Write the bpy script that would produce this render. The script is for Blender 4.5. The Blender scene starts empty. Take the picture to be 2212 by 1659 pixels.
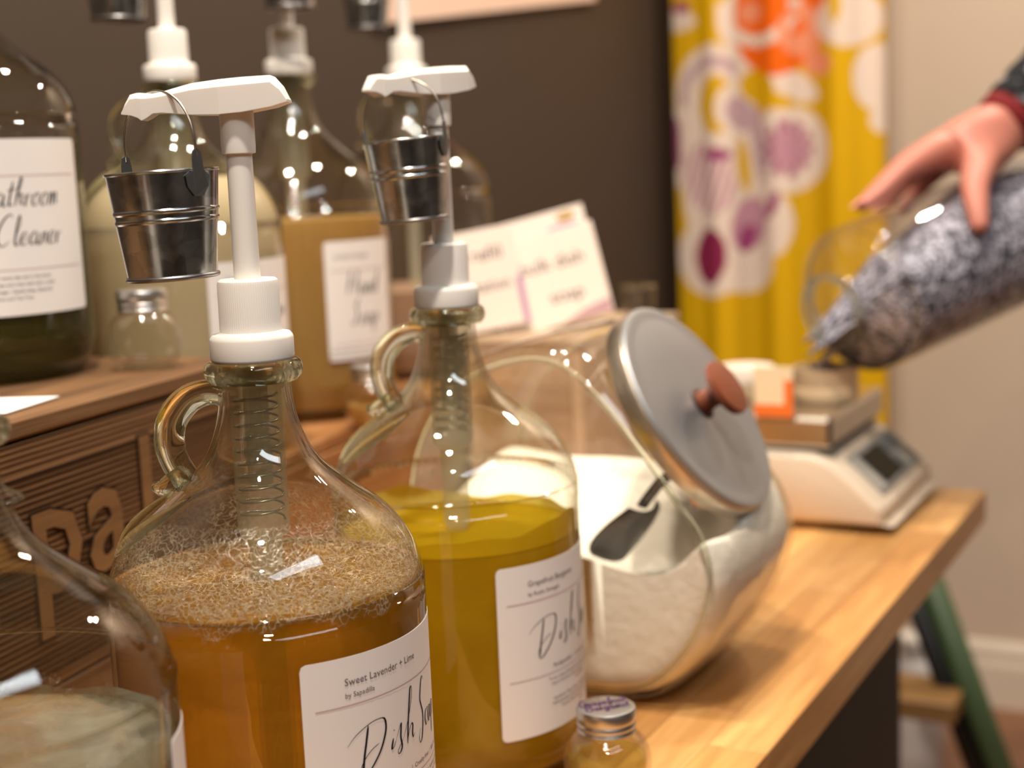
import bpy, bmesh, math, random
from mathutils import Vector, Matrix, Euler
random.seed(7)
PI = math.pi
scene = bpy.context.scene
COL = scene.collection

# ------------------------------------------------------------------ camera, light, exposure
T = 0.80                      # table top height
CAMZ = 1.172
pitch, roll = math.radians(8.4), math.radians(2.4)
fwd = Vector((0, math.cos(pitch), -math.sin(pitch)))
r0 = Vector((1, 0, 0)); u0 = r0.cross(fwd)
camR = r0 * math.cos(roll) - u0 * math.sin(roll)
camU = r0 * math.sin(roll) + u0 * math.cos(roll)
cam_data = bpy.data.cameras.new('camera'); cam = bpy.data.objects.new('camera', cam_data)
COL.objects.link(cam)
cam.matrix_world = Matrix(((camR.x, camU.x, -fwd.x, 0), (camR.y, camU.y, -fwd.y, 0), (camR.z, camU.z, -fwd.z, CAMZ), (0, 0, 0, 1)))
cam_data.sensor_width = 36.0
cam_data.lens = 3160 / 2212 * 36
cam_data.clip_start = 0.02
cam_data.dof.use_dof = True
cam_data.dof.focus_distance = 0.71
cam_data.dof.aperture_fstop = 5.2
scene.camera = cam

world = bpy.data.worlds.new('world'); scene.world = world; world.use_nodes = True
world.node_tree.nodes['Background'].inputs[0].default_value = (1.0, 0.86, 0.68, 1)
world.node_tree.nodes['Background'].inputs[1].default_value = 0.12

ANG = math.radians(27.8)      # direction of the table's long edge
VX, VY = math.cos(ANG), -math.sin(ANG)
DX, DY = math.sin(ANG), math.cos(ANG)
def room(v, d, z=0.0):
    return Vector((v * VX + d * DX, v * VY + d * DY, z))
CEIL = 2.62
FZ = 0.055                    # floor level

def area(name, loc, size, power, color, size_y=None, target=None, rotz=0.0, shape=None):
    L = bpy.data.lights.new(name, 'AREA'); L.energy = power; L.color = color
    L.shape = shape or ('RECTANGLE' if size_y else 'DISK'); L.size = size
    if size_y: L.size_y = size_y
    o = bpy.data.objects.new(name, L); COL.objects.link(o); o.location = loc
    if target is not None:
        o.rotation_euler = (Vector(target) - Vector(loc)).to_track_quat('-Z', 'Y').to_euler()
    else:
        o.rotation_euler = (0, 0, rotz)
    return o
WARM = (1.0, 0.89, 0.76); COOL = (0.86, 0.94, 1.0)
area('ceiling_panel_lamp', room(0.95, -0.12, CEIL - 0.03), 0.42, 15, COOL, 1.5, rotz=-0.62)
for v, d, p in [(-0.70, 0.72, 18), (-0.22, 0.20, 27), (-0.42, 1.40, 13), (-0.10, 2.60, 19), (0.30, -0.60, 9)]:
    area('ceiling_spot_lamp', room(v, d, CEIL - 0.03), 0.10, p, WARM)

vs = scene.view_settings
scene.display_settings.display_device = 'sRGB'
vs.view_transform = 'Standard'; vs.look = 'None'; vs.gamma = 1.0; vs.use_curve_mapping = False
vs.exposure = 0.26
cy = scene.cycles
cy.max_bounces = 14; cy.transparent_max_bounces = 40; cy.transmission_bounces = 12
cy.diffuse_bounces = 3; cy.glossy_bounces = 5
cy.sample_clamp_indirect = 6.0
cy.use_denoising = True
cy.caustics_reflective = False; cy.caustics_refractive = False

# ------------------------------------------------------------------ helpers
def tag(o, label=None, cat=None, group=None, kind=None):
    if label: o['label'] = label
    if cat: o['category'] = cat
    if group: o['group'] = group
    if kind: o['kind'] = kind
    return o

def empty(name, loc=(0, 0, 0), rotz=0.0, rot=None, label=None, cat=None, group=None):
    o = bpy.data.objects.new(name, None); COL.objects.link(o)
    o.empty_display_size = 0.02
    o.location = loc
    o.rotation_euler = rot if rot is not None else (0, 0, rotz)
    return tag(o, label, cat, group)

def obj(name, vf, mat, parent=None, smooth=False, loc=(0, 0, 0), rot=(0, 0, 0), scale=None, auto=None):
    if isinstance(vf, bpy.types.Mesh):
        me = vf
    else:
        me = bpy.data.meshes.new(name); me.from_pydata([tuple(p) for p in vf[0]], [], vf[1]); me.update()
        if smooth:
            me.polygons.foreach_set('use_smooth', [True] * len(me.polygons))
            if auto:
                me.set_sharp_from_angle(angle=math.radians(auto))
    if mat is not None and not me.materials: me.materials.append(mat)
    o = bpy.data.objects.new(name, me); COL.objects.link(o)
    o.location = loc; o.rotation_euler = rot
    if scale: o.scale = scale
    if parent is not None: o.parent = parent
    return o

def join(*vfs):
    V, F = [], []
    for v, f in vfs:
        n = len(V); V += [tuple(p) for p in v]; F += [tuple(i + n for i in q) for q in f]
    return V, F

def xf(vf, M):
    return [tuple(M @ Vector(p)) for p in vf[0]], vf[1]

def box(x0, x1, y0, y1, z0, z1, bev=0.0):
    if bev <= 0:
        v = [(x0, y0, z0), (x1, y0, z0), (x1, y1, z0), (x0, y1, z0), (x0, y0, z1), (x1, y0, z1), (x1, y1, z1), (x0, y1, z1)]
        return v, [(0, 3, 2, 1), (4, 5, 6, 7), (0, 1, 5, 4), (1, 2, 6, 5), (2, 3, 7, 6), (3, 0, 4, 7)]
    bm = bmesh.new(); bmesh.ops.create_cube(bm, size=1)
    for q in bm.verts:
        q.co = Vector((x0 + (q.co.x + .5) * (x1 - x0), y0 + (q.co.y + .5) * (y1 - y0), z0 + (q.co.z + .5) * (z1 - z0)))
    bmesh.ops.bevel(bm, geom=list(bm.edges), offset=bev, segments=1, affect='EDGES', profile=0.5)
    return bm_vf(bm)

def bm_vf(bm):
    bm.verts.index_update()
    v = [tuple(q.co) for q in bm.verts]; f = [tuple(q.index for q in p.verts) for p in bm.faces]
    bm.free(); return v, f

def lathe(prof, seg=64, cap0=False, cap1=False):
    V, F = [], []; rings = []
    for r, z in prof:
        if r < 1e-6:
            rings.append([len(V)]); V.append((0, 0, z))
        else:
            n = len(V); rings.append(list(range(n, n + seg)))
            V += [(r * math.cos(2 * PI * k / seg), r * math.sin(2 * PI * k / seg), z) for k in range(seg)]
    for a, b in zip(rings[:-1], rings[1:]):
        if len(a) == 1 and len(b) == 1: continue
        for k in range(seg):
            k2 = (k + 1) % seg
            if len(a) == 1: F.append((a[0], b[k2], b[k]))
            elif len(b) == 1: F.append((a[k], a[k2], b[0]))
            else: F.append((a[k], a[k2], b[k2], b[k]))
    if cap0 and len(rings[0]) > 1: F.append(tuple(reversed(rings[0])))
    if cap1 and len(rings[-1]) > 1: F.append(tuple(rings[-1]))
    return V, F

def spline(pts, n=8, closed=False):
    P = [Vector(p) for p in pts]; out = []
    m = len(P); rng = range(m if closed else m - 1)
    for i in rng:
        if closed: a, b, c, d = P[i - 1], P[i], P[(i + 1) % m], P[(i + 2) % m]
        else: a, b, c, d = P[max(i - 1, 0)], P[i], P[i + 1], P[min(i + 2, m - 1)]
        for k in range(n):
            t = k / n
            out.append(0.5 * ((2 * b) + (c - a) * t + (2 * a - 5 * b + 4 * c - d) * t * t + (3 * b - a - 3 * c + d) * t ** 3))
    if not closed: out.append(P[-1].copy())
    return out

def tube(path, rad, seg=12, closed=False, caps=True):
    P = [Vector(p) for p in path]; n = len(P)
    R = rad if isinstance(rad, (list, tuple)) else [rad] * n
    V, F = [], []; up = None
    for i in range(n):
        if closed: t = P[(i + 1) % n] - P[i - 1]
        else: t = P[min(i + 1, n - 1)] - P[max(i - 1, 0)]
        t.normalize()
        if up is None:
            up = t.orthogonal().normalized()
        else:
            up = (up - t * up.dot(t))
            up = up.normalized() if up.length > 1e-6 else t.orthogonal().normalized()
        w = t.cross(up)
        rr = R[i]
        if not isinstance(rr, (list, tuple)): rr = (rr, rr)
        for k in range(seg):
            a = 2 * PI * k / seg
            V.append(tuple(P[i] + up * math.cos(a) * rr[0] + w * math.sin(a) * rr[1]))
    for i in range(n if closed else n - 1):
        for k in range(seg):
            a = i * seg + k; b = i * seg + (k + 1) % seg
            j = ((i + 1) % n) * seg
            F.append((a, b, j + (k + 1) % seg, j + k))
    if caps and not closed:
        F.append(tuple(reversed(range(seg)))); F.append(tuple(range((n - 1) * seg, n * seg)))
    return V, F

def prism(poly, z0, z1):
    n = len(poly)
    V = [(x, y, z0) for x, y in poly] + [(x, y, z1) for x, y in poly]
    F = [tuple(reversed(range(n))), tuple(range(n, 2 * n))]
    F += [(i, (i + 1) % n, n + (i + 1) % n, n + i) for i in range(n)]
    return V, F

_txt = {}
def text_vf(body, size, align='LEFT', ext=0.0, off=0.0, space=1.0):
    key = (body, size, align, ext, off, space)
    if key in _txt: return _txt[key]
    c = bpy.data.curves.new('lettering', 'FONT'); c.body = body; c.size = size; c.align_x = align
    c.resolution_u = 2; c.extrude = ext; c.offset = off; c.space_character = space
    o = bpy.data.objects.new('lettering', c); COL.objects.link(o)
    dg = bpy.context.evaluated_depsgraph_get(); dg.update()
    me = bpy.data.meshes.new_from_object(o.evaluated_get(dg))
    vf = ([tuple(v.co) for v in me.vertices], [tuple(p.vertices) for p in me.polygons])
    bpy.data.objects.remove(o); bpy.data.curves.remove(c); bpy.data.meshes.remove(me)
    _txt[key] = vf
    return vf

def ribbon(pts, w, n=6):
    """a pen stroke in the xy plane; w = (thin, thick): down strokes are thicker"""
    P = spline([(x, y, 0) for x, y in pts], n)
    V, F = [], []; m = len(P)
    for i in range(m):
        t = P[min(i + 1, m - 1)] - P[max(i - 1, 0)]
        t.normalize()
        k = max(0.0, -t.y) ** 1.5
        ww = (w[0] + (w[1] - w[0]) * k) * 0.5 * min(1.0, 0.35 + 6.0 * min(i, m - 1 - i) / m)
        nx, ny = -t.y, t.x
        V += [(P[i].x + nx * ww, P[i].y + ny * ww, 0), (P[i].x - nx * ww, P[i].y - ny * ww, 0)]
    for i in range(m - 1):
        a = 2 * i; F.append((a, a + 1, a + 3, a + 2))
    return V, F

# pen letters, x-height 1, (strokes, advance)
PEN = {
 'B': ([[(.25, 2.3), (.1, 1.0), (0, 0)], [(.0, 2.1), (.6, 2.5), (1.1, 2.1), (.8, 1.5), (.3, 1.25), (1.0, 1.1), (1.1, .5), (.5, 0), (0, .1)]], 1.35),
 'C': ([[(1.2, 2.1), (1.0, 2.4), (.5, 2.0), (.1, 1.1), (.1, .3), (.5, 0), (1.0, .4)]], 1.25),
 'A': ([[(-.1, 0), (.5, 1.4), (.95, 2.4), (1.0, 1.2), (1.05, 0)], [(.2, .8), (.7, .95), (1.15, .9)]], 1.35),
 'P': ([[(.3, 2.3), (.15, 1.0), (0, -.2)], [(-.1, 1.9), (.5, 2.5), (1.15, 2.2), (1.0, 1.5), (.2, 1.1)]], 1.3),
 'D': ([[(.35, 2.2), (.2, 1.1), (.05, 0)], [(-.3, 1.6), (.3, 2.35), (1.0, 2.35), (1.25, 1.5), (.8, .5), (.1, -.1), (0, .3)]], 1.5),
 'S': ([[(1.0, 2.2), (.8, 2.5), (.5, 1.9), (.7, 1.2), (.6, .4), (.2, 0), (.1, .5)]], 1.1),
 'G': ([[(1.1, 2.1), (.8, 2.45), (.3, 1.8), (.05, .8), (.3, 0), (.9, .3), (1.1, 1.1), (.6, 1.0)], [(1.1, 1.1), (.9, -.3)]], 1.3),
 'H': ([[(.2, 2.3), (0, 0)], [(1.1, 2.4), (.85, 0)], [(-.1, 1.0), (1.2, 1.25)]], 1.3),
 'a': ([[(.75, .85), (.45, 1.0), (.1, .5), (.2, .05), (.5, .2), (.75, .9), (.65, .2), (.8, 0), (1.0, .3)]], .98),
 'b': ([[(.4, 2.2), (.2, 1.0), (.1, .1), (.5, 0), (.75, .5), (.5, .95), (.2, .6)]], .9),
 'c': ([[(.7, .85), (.4, .95), (.1, .4), (.3, 0), (.75, .3)]], .75),
 'd': ([[(.7, .85), (.4, 1.0), (.1, .5), (.2, .05), (.5, .2), (.95, 2.2), (.75, .1), (1.0, .2)]], 1.0),
 'e': ([[(.1, .4), (.6, .6), (.6, .95), (.3, .9), (.1, .4), (.3, 0), (.8, .35)]], .8),
 'f': ([[(.1, .6), (.6, 1.6), (.6, 2.2), (.4, 1.6), (.15, -.6), (.4, .3), (.7, .6)]], .6),
 'g': ([[(.7, .85), (.4, 1.0), (.1, .5), (.3, .1), (.75, .9), (.5, -.7), (.1, -.6), (.8, .3)]], .85),
 'h': ([[(.1, .5), (.6, 1.8), (.55, 2.2), (.35, 1.5), (.1, 0)], [(.12, .3), (.4, .9), (.6, .9), (.55, .2), (.8, .15)]], .85),
 'i': ([[(.25, .95), (.1, .3), (.2, 0), (.5, .4)], [(.36, 1.5), (.40, 1.58)]], .45),
 'l': ([[(.05, .3), (.55, 1.7), (.5, 2.3), (.3, 1.5), (.15, .3), (.3, 0), (.55, .35)]], .5),
 'm': ([[(.2, .95), (.05, 0), (.3, .8), (.48, .9), (.42, 0), (.65, .8), (.85, .9), (.8, .2), (1.0, .1)]], 1.05),
 'n': ([[(.2, .95), (.05, 0), (.3, .75), (.55, .9), (.5, .2), (.7, .1)]], .72),
 'o': ([[(.5, .95), (.15, .6), (.15, .1), (.45, .05), (.65, .6), (.5, .95), (.85, .85)]], .78),
 'p': ([[(.25, .95), (.05, -.9)], [(.1, .4), (.45, 1.0), (.7, .6), (.4, .1), (.12, .2)]], .8),
 'r': ([[(.15, .95), (.08, 0), (.25, .7), (.6, .9)]], .55),
 's': ([[(.0, .1), (.45, .95), (.4, .4), (.2, 0), (.05, .2), (.6, .25)]], .55),
 't': ([[(.45, 1.9), (.2, .6), (.2, .05), (.5, .2)], [(.0, 1.2), (.7, 1.35)]], .55),
 'u': ([[(.15, .95), (.05, .2), (.25, .05), (.6, .9), (.55, .15), (.8, .2)]], .8),
 'x': ([[(.05, .9), (.55, .05)], [(.6, .95), (.0, .0)]], .65),
 'y': ([[(.15, .95), (.1, .3), (.3, .2), (.65, .95), (.4, -.7), (.05, -.6), (.7, .3)]], .75),
 ' ': ([], .55),
}
def pen_text(s, size, w=(.06, .16), slant=.12, track=1.0):
    V = []; x = 0
    for ch in s:
        st, adv = PEN[ch]
        for q in st:
            V.append(ribbon([((px + py * slant + x) * size, py * size) for px, py in q], (w[0] * size, w[1] * size), 5))
        x += adv * track
    return join(*V), x * size

# ------------------------------------------------------------------ materials
MATS = {}
def mat(name):
    m = bpy.data.materials.new(name); m.use_nodes = True
    nt = m.node_tree; nt.nodes.clear()
    out = nt.nodes.new('ShaderNodeOutputMaterial')
    MATS[name] = m
    return m, nt, out
def N(nt, t, **kw):
    n = nt.nodes.new('ShaderNode' + t)
    for k, v in kw.items(): setattr(n, k, v)
    return n
def setin(n, **kw):
    for k, v in kw.items():
        i = n.inputs[k.replace('_', ' ')] if k.replace('_', ' ') in n.inputs else n.inputs[k]
        i.default_value = v if not (isinstance(v, tuple) and len(v) == 3 and i.type == 'RGBA') else (*v, 1)
    return n
def c4(c): return (c[0], c[1], c[2], 1)
def srgb(r, g, b):
    f = lambda x: (x / 255 / 12.92) if x / 255 <= .04045 else ((x / 255 + .055) / 1.055) ** 2.4
    return (f(r), f(g), f(b))

def plain(name, col, rough=.5, metal=0.0, spec=.5, bump=0.0, bscale=80, sss=0.0, coat=0.0, var=0.0, vscale=20):
    m, nt, out = mat(name)
    p = N(nt, 'BsdfPrincipled'); setin(p, Base_Color=c4(col), Roughness=rough, Metallic=metal)
    p.inputs['Specular IOR Level'].default_value = spec
    p.inputs['Coat Weight'].default_value = coat
    if sss: p.inputs['Subsurface Weight'].default_value = sss; p.inputs['Subsurface Radius'].default_value = (.01, .006, .004); p.inputs['Subsurface Scale'].default_value = .5
    nt.links.new(p.outputs[0], out.inputs[0])
    tc = N(nt, 'TexCoord')
    if var:
        no = N(nt, 'TexNoise'); setin(no, Scale=vscale, Detail=4.0); nt.links.new(tc.outputs['Object'], no.inputs['Vector'])
        mx = N(nt, 'Mix', data_type='RGBA'); mx.inputs['A'].default_value = c4([c * (1 - var) for c in col]); mx.inputs['B'].default_value = c4([min(1, c * (1 + var)) for c in col])
        nt.links.new(no.outputs[0], mx.inputs['Factor']); nt.links.new(mx.outputs['Result'], p.inputs['Base Color'])
    if bump:
        no = N(nt, 'TexNoise'); setin(no, Scale=bscale, Detail=3.0); nt.links.new(tc.outputs['Object'], no.inputs['Vector'])
        b = N(nt, 'Bump'); setin(b, Strength=bump, Distance=.002); nt.links.new(no.outputs[0], b.inputs['Height']); nt.links.new(b.outputs[0], p.inputs['Normal'])
    return m

def wood(name, c_dark, c_mid, c_light, axis=1, rough=.45, fine=60, coarse=9, stretch=.06, bump=.25, vary=.35, coat=0.0, spec=.4):
    m, nt, out = mat(name)
    p = N(nt, 'BsdfPrincipled'); setin(p, Roughness=rough); p.inputs['Coat Weight'].default_value = coat; p.inputs['Coat Roughness'].default_value = .25
    p.inputs['Specular IOR Level'].default_value = spec
    tc = N(nt, 'TexCoord'); oi = N(nt, 'ObjectInfo')
    mp = N(nt, 'Mapping'); sc = [1, 1, 1]; sc[axis] = stretch; mp.inputs['Scale'].default_value = sc
    vm = N(nt, 'VectorMath', operation='MULTIPLY_ADD')
    cmb = N(nt, 'CombineXYZ')
    for i in range(3): nt.links.new(oi.outputs['Random'], cmb.inputs[i])
    vm.inputs[1].default_value = (7.3, 11.1, 5.7)
    nt.links.new(cmb.outputs[0], vm.inputs[0]); nt.links.new(tc.outputs['Object'], vm.inputs[2])
    nt.links.new(vm.outputs[0], mp.inputs['Vector'])
    n1 = N(nt, 'TexNoise'); setin(n1, Scale=coarse, Detail=5.0, Roughness=.6, Distortion=.6); nt.links.new(mp.outputs[0], n1.inputs['Vector'])
    n2 = N(nt, 'TexNoise'); setin(n2, Scale=fine * 4, Detail=4.0, Roughness=.6); nt.links.new(mp.outputs[0], n2.inputs['Vector'])
    ad = N(nt, 'Math', operation='MULTIPLY_ADD'); ad.inputs[1].default_value = .35; nt.links.new(n2.outputs[0], ad.inputs[0]); nt.links.new(n1.outputs[0], ad.inputs[2])
    rp = N(nt, 'ValToRGB'); e = rp.color_ramp.elements
    e[0].position = .44; e[0].color = c4(c_dark); e[1].position = .88; e[1].color = c4(c_light)
    q = e.new(.64); q.color = c4(c_mid)
    nt.links.new(ad.outputs[0], rp.inputs[0])
    hs = N(nt, 'HueSaturation'); nt.links.new(rp.outputs[0], hs.inputs['Color'])
    mr = N(nt, 'MapRange'); mr.inputs['To Min'].default_value = 1 - vary; mr.inputs['To Max'].default_value = 1 + vary * .8
    nt.links.new(oi.outputs['Random'], mr.inputs['Value']); nt.links.new(mr.outputs[0], hs.inputs['Value'])
    nt.links.new(hs.outputs[0], p.inputs['Base Color'])
    b = N(nt, 'Bump'); setin(b, Strength=bump, Distance=.001); nt.links.new(n2.outputs[0], b.inputs['Height']); nt.links.new(b.outputs[0], p.inputs['Normal'])
    nt.links.new(p.outputs[0], out.inputs[0])
    return m

def thin_glass(name, tint=(.97, .97, .94), edge=(.50, .46, .34), wob=.05, refr=.45, rough=.012):
    """blown glass wall: clear face on, reflecting by Fresnel, bending and darkening light at grazing angles"""
    m, nt, out = mat(name)
    lw = N(nt, 'LayerWeight'); lw.inputs['Blend'].default_value = .5
    tc = N(nt, 'TexCoord'); no = N(nt, 'TexNoise'); setin(no, Scale=28.0, Detail=1.0); nt.links.new(tc.outputs['Object'], no.inputs['Vector'])
    bp = N(nt, 'Bump'); setin(bp, Strength=wob, Distance=.01); nt.links.new(no.outputs[0], bp.inputs['Height'])
    pw = N(nt, 'Math', operation='POWER'); pw.inputs[1].default_value = 3.0; nt.links.new(lw.outputs['Facing'], pw.inputs[0])
    mc = N(nt, 'Mix', data_type='RGBA'); mc.inputs['A'].default_value = c4(tint); mc.inputs['B'].default_value = c4(edge)
    nt.links.new(pw.outputs[0], mc.inputs['Factor'])
    tr = N(nt, 'BsdfTransparent'); nt.links.new(mc.outputs['Result'], tr.inputs[0])
    rf = N(nt, 'BsdfRefraction'); setin(rf, Roughness=0.0, IOR=1.12); nt.links.new(mc.outputs['Result'], rf.inputs[0]); nt.links.new(bp.outputs[0], rf.inputs['Normal'])
    m1 = N(nt, 'MixShader'); f2 = N(nt, 'Math', operation='MULTIPLY'); f2.inputs[1].default_value = refr; nt.links.new(pw.outputs[0], f2.inputs[0])
    nt.links.new(f2.outputs[0], m1.inputs[0]); nt.links.new(tr.outputs[0], m1.inputs[1]); nt.links.new(rf.outputs[0], m1.inputs[2])
    gl = N(nt, 'BsdfGlossy'); setin(gl, Roughness=rough); gl.inputs['Color'].default_value = (1, 1, 1, 1); nt.links.new(bp.outputs[0], gl.inputs['Normal'])
    p5 = N(nt, 'Math', operation='POWER'); p5.inputs[1].default_value = 5.0; nt.links.new(lw.outputs['Facing'], p5.inputs[0])
    fr = N(nt, 'Math', operation='MULTIPLY_ADD'); fr.inputs[1].default_value = .80; fr.inputs[2].default_value = .045; nt.links.new(p5.outputs[0], fr.inputs[0])
    m2 = N(nt, 'MixShader'); nt.links.new(fr.outputs[0], m2.inputs[0]); nt.links.new(m1.outputs[0], m2.inputs[1]); nt.links.new(gl.outputs[0], m2.inputs[2])
    nt.links.new(m2.outputs[0], out.inputs[0])
    return m

def solid_glass(name, col=(.93, .95, .88), ior=1.5):
    m, nt, out = mat(name)
    g = N(nt, 'BsdfGlass'); setin(g, Roughness=0.0, IOR=ior); g.inputs['Color'].default_value = c4(col)
    t = N(nt, 'BsdfTransparent'); t.inputs[0].default_value = c4(col)
    mx = N(nt, 'MixShader'); mx.inputs[0].default_value = .25
    nt.links.new(g.outputs[0], mx.inputs[1]); nt.links.new(t.outputs[0], mx.inputs[2]); nt.links.new(mx.outputs[0], out.inputs[0])
    return m

def liquid(name, col, deep, turb=.45, clear=.35, rough=.08, ior=1.33, cloud=0.0, cscale=14, transl=.6, gloss=.0):
    """clear + refracted + scattering shares; col = scattered colour, deep = filter colour of the clear share"""
    m, nt, out = mat(name)
    rf = N(nt, 'BsdfRefraction'); setin(rf, Roughness=rough, IOR=ior); rf.inputs['Color'].default_value = c4(deep)
    tr = N(nt, 'BsdfTransparent'); tr.inputs[0].default_value = c4(deep)
    df = N(nt, 'BsdfDiffuse'); df.inputs[0].default_value = c4(col)
    tl = N(nt, 'BsdfTranslucent'); tl.inputs[0].default_value = c4(col)
    a = N(nt, 'MixShader'); a.inputs[0].default_value = clear; nt.links.new(rf.outputs[0], a.inputs[1]); nt.links.new(tr.outputs[0], a.inputs[2])
    b = N(nt, 'MixShader'); b.inputs[0].default_value = transl; nt.links.new(df.outputs[0], b.inputs[1]); nt.links.new(tl.outputs[0], b.inputs[2])
    c = N(nt, 'MixShader'); c.inputs[0].default_value = turb
    if cloud:
        tc = N(nt, 'TexCoord'); no = N(nt, 'TexNoise'); setin(no, Scale=cscale, Detail=4.0, Distortion=1.2); nt.links.new(tc.outputs['Object'], no.inputs['Vector'])
        mr = N(nt, 'MapRange'); mr.inputs['From Min'].default_value = .35; mr.inputs['From Max'].default_value = .68; mr.inputs['To Min'].default_value = max(0, turb - cloud); mr.inputs['To Max'].default_value = min(1, turb + cloud)
        nt.links.new(no.outputs[0], mr.inputs['Value']); nt.links.new(mr.outputs[0], c.inputs[0])
    nt.links.new(a.outputs[0], c.inputs[1]); nt.links.new(b.outputs[0], c.inputs[2])
    last = c
    if gloss:
        g = N(nt, 'BsdfGlossy'); setin(g, Roughness=.05); f = N(nt, 'Fresnel'); f.inputs[0].default_value = 1.33
        d = N(nt, 'MixShader'); nt.links.new(f.outputs[0], d.inputs[0]); nt.links.new(c.outputs[0], d.inputs[1]); nt.links.new(g.outputs[0], d.inputs[2]); last = d
    nt.links.new(last.outputs[0], out.inputs[0])
    return m

def foam_web(name, scale=280, width=.10, col=(.92, .78, .58), fill=.06):
    """soap film: bubble walls (cell borders) scatter white, the cells stay clear"""
    m, nt, out = mat(name)
    tc = N(nt, 'TexCoord')
    vo = N(nt, 'TexVoronoi', feature='DISTANCE_TO_EDGE'); setin(vo, Scale=scale); 
    no = N(nt, 'TexNoise'); setin(no, Scale=35.0, Detail=3.0)
    wv = N(nt, 'TexNoise'); setin(wv, Scale=90.0); 
    mxv = N(nt, 'Mix', data_type='RGBA'); mxv.inputs['Factor'].default_value = .02
    nt.links.new(tc.outputs['Object'], mxv.inputs['A']); nt.links.new(wv.outputs['Color'], mxv.inputs['B'])
    nt.links.new(tc.outputs['Object'], wv.inputs['Vector'])
    nt.links.new(mxv.outputs['Result'], vo.inputs['Vector']); nt.links.new(tc.outputs['Object'], no.inputs['Vector'])
    mr = N(nt, 'MapRange'); mr.inputs['From Min'].default_value = 0; mr.inputs['From Max'].default_value = width; mr.inputs['To Min'].default_value = 1.0; mr.inputs['To Max'].default_value = fill
    nt.links.new(vo.outputs['Distance'], mr.inputs['Value'])
    at = N(nt, 'Attribute', attribute_name='froth')
    mu = N(nt, 'Math', operation='MULTIPLY'); nt.links.new(mr.outputs[0], mu.inputs[0]); nt.links.new(at.outputs['Fac'], mu.inputs[1])
    m3 = N(nt, 'MapRange'); m3.inputs['From Min'].default_value = .35; m3.inputs['From Max'].default_value = .6; m3.inputs['To Min'].default_value = .35; nt.links.new(no.outputs[0], m3.inputs['Value'])
    mu2 = N(nt, 'Math', operation='MULTIPLY'); nt.links.new(mu.outputs[0], mu2.inputs[0]); nt.links.new(m3.outputs[0], mu2.inputs[1])
    tr = N(nt, 'BsdfTransparent')
    df = N(nt, 'BsdfDiffuse'); df.inputs[0].default_value = c4(col); tl = N(nt, 'BsdfTranslucent'); tl.inputs[0].default_value = c4(col)
    gl = N(nt, 'BsdfGlossy'); setin(gl, Roughness=.25)
    a = N(nt, 'MixShader'); a.inputs[0].default_value = .4; nt.links.new(df.outputs[0], a.inputs[1]); nt.links.new(tl.outputs[0], a.inputs[2])
    b = N(nt, 'MixShader'); b.inputs[0].default_value = .15; nt.links.new(a.outputs[0], b.inputs[1]); nt.links.new(gl.outputs[0], b.inputs[2])
    bp = N(nt, 'Bump'); setin(bp, Strength=.6, Distance=.001); nt.links.new(vo.outputs['Distance'], bp.inputs['Height']); nt.links.new(bp.outputs[0], gl.inputs['Normal'])
    c = N(nt, 'MixShader'); nt.links.new(mu2.outputs[0], c.inputs[0]); nt.links.new(tr.outputs[0], c.inputs[1]); nt.links.new(b.outputs[0], c.inputs[2])
    nt.links.new(c.outputs[0], out.inputs[0])
    return m

def translucent_plastic(name, col, alpha=.35):
    m, nt, out = mat(name)
    tr = N(nt, 'BsdfTransparent'); tr.inputs[0].default_value = (.96, .95, .9, 1)
    p = N(nt, 'BsdfPrincipled'); setin(p, Base_Color=c4(col), Roughness=.3)
    tl = N(nt, 'BsdfTranslucent'); tl.inputs[0].default_value = c4(col)
    a = N(nt, 'MixShader'); a.inputs[0].default_value = .45; nt.links.new(p.outputs[0], a.inputs[1]); nt.links.new(tl.outputs[0], a.inputs[2])
    mx = N(nt, 'MixShader'); mx.inputs[0].default_value = alpha
    nt.links.new(tr.outputs[0], mx.inputs[1]); nt.links.new(a.outputs[0], mx.inputs[2]); nt.links.new(mx.outputs[0], out.inputs[0])
    return m

def galvanised(name, col=(.60, .62, .60), rough=.2):
    m, nt, out = mat(name)
    p = N(nt, 'BsdfPrincipled'); setin(p, Metallic=1.0, Roughness=rough)
    tc = N(nt, 'TexCoord'); vo = N(nt, 'TexVoronoi'); setin(vo, Scale=120.0); no = N(nt, 'TexNoise'); setin(no, Scale=160.0, Detail=4.0)
    nt.links.new(tc.outputs['Object'], vo.inputs['Vector']); nt.links.new(tc.outputs['Object'], no.inputs['Vector'])
    mx = N(nt, 'Mix', data_type='RGBA'); mx.inputs['Factor'].default_value = .5; nt.links.new(vo.outputs['Color'], mx.inputs['A']); nt.links.new(no.outputs[0], mx.inputs['B'])
    rp = N(nt, 'ValToRGB'); e = rp.color_ramp.elements; e[0].position = .3; e[0].color = c4([c * .62 for c in col]); e[1].position = .75; e[1].color = c4(col)
    nt.links.new(mx.outputs['Result'], rp.inputs[0]); nt.links.new(rp.outputs[0], p.inputs['Base Color'])
    mr = N(nt, 'MapRange'); mr.inputs['To Min'].default_value = rough * .6; mr.inputs['To Max'].default_value = rough * 1.7; nt.links.new(no.outputs[0], mr.inputs['Value']); nt.links.new(mr.outputs[0], p.inputs['Roughness'])
    nt.links.new(p.outputs[0], out.inputs[0])
    return m

def attr_mat(name, attr='print', rough=.7, spec=.2):
    m, nt, out = mat(name)
    p = N(nt, 'BsdfPrincipled'); setin(p, Roughness=rough); p.inputs['Specular IOR Level'].default_value = spec
    a = N(nt, 'Attribute', attribute_name=attr); nt.links.new(a.outputs['Color'], p.inputs['Base Color'])
    nt.links.new(p.outputs[0], out.inputs[0])
    return m

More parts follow.
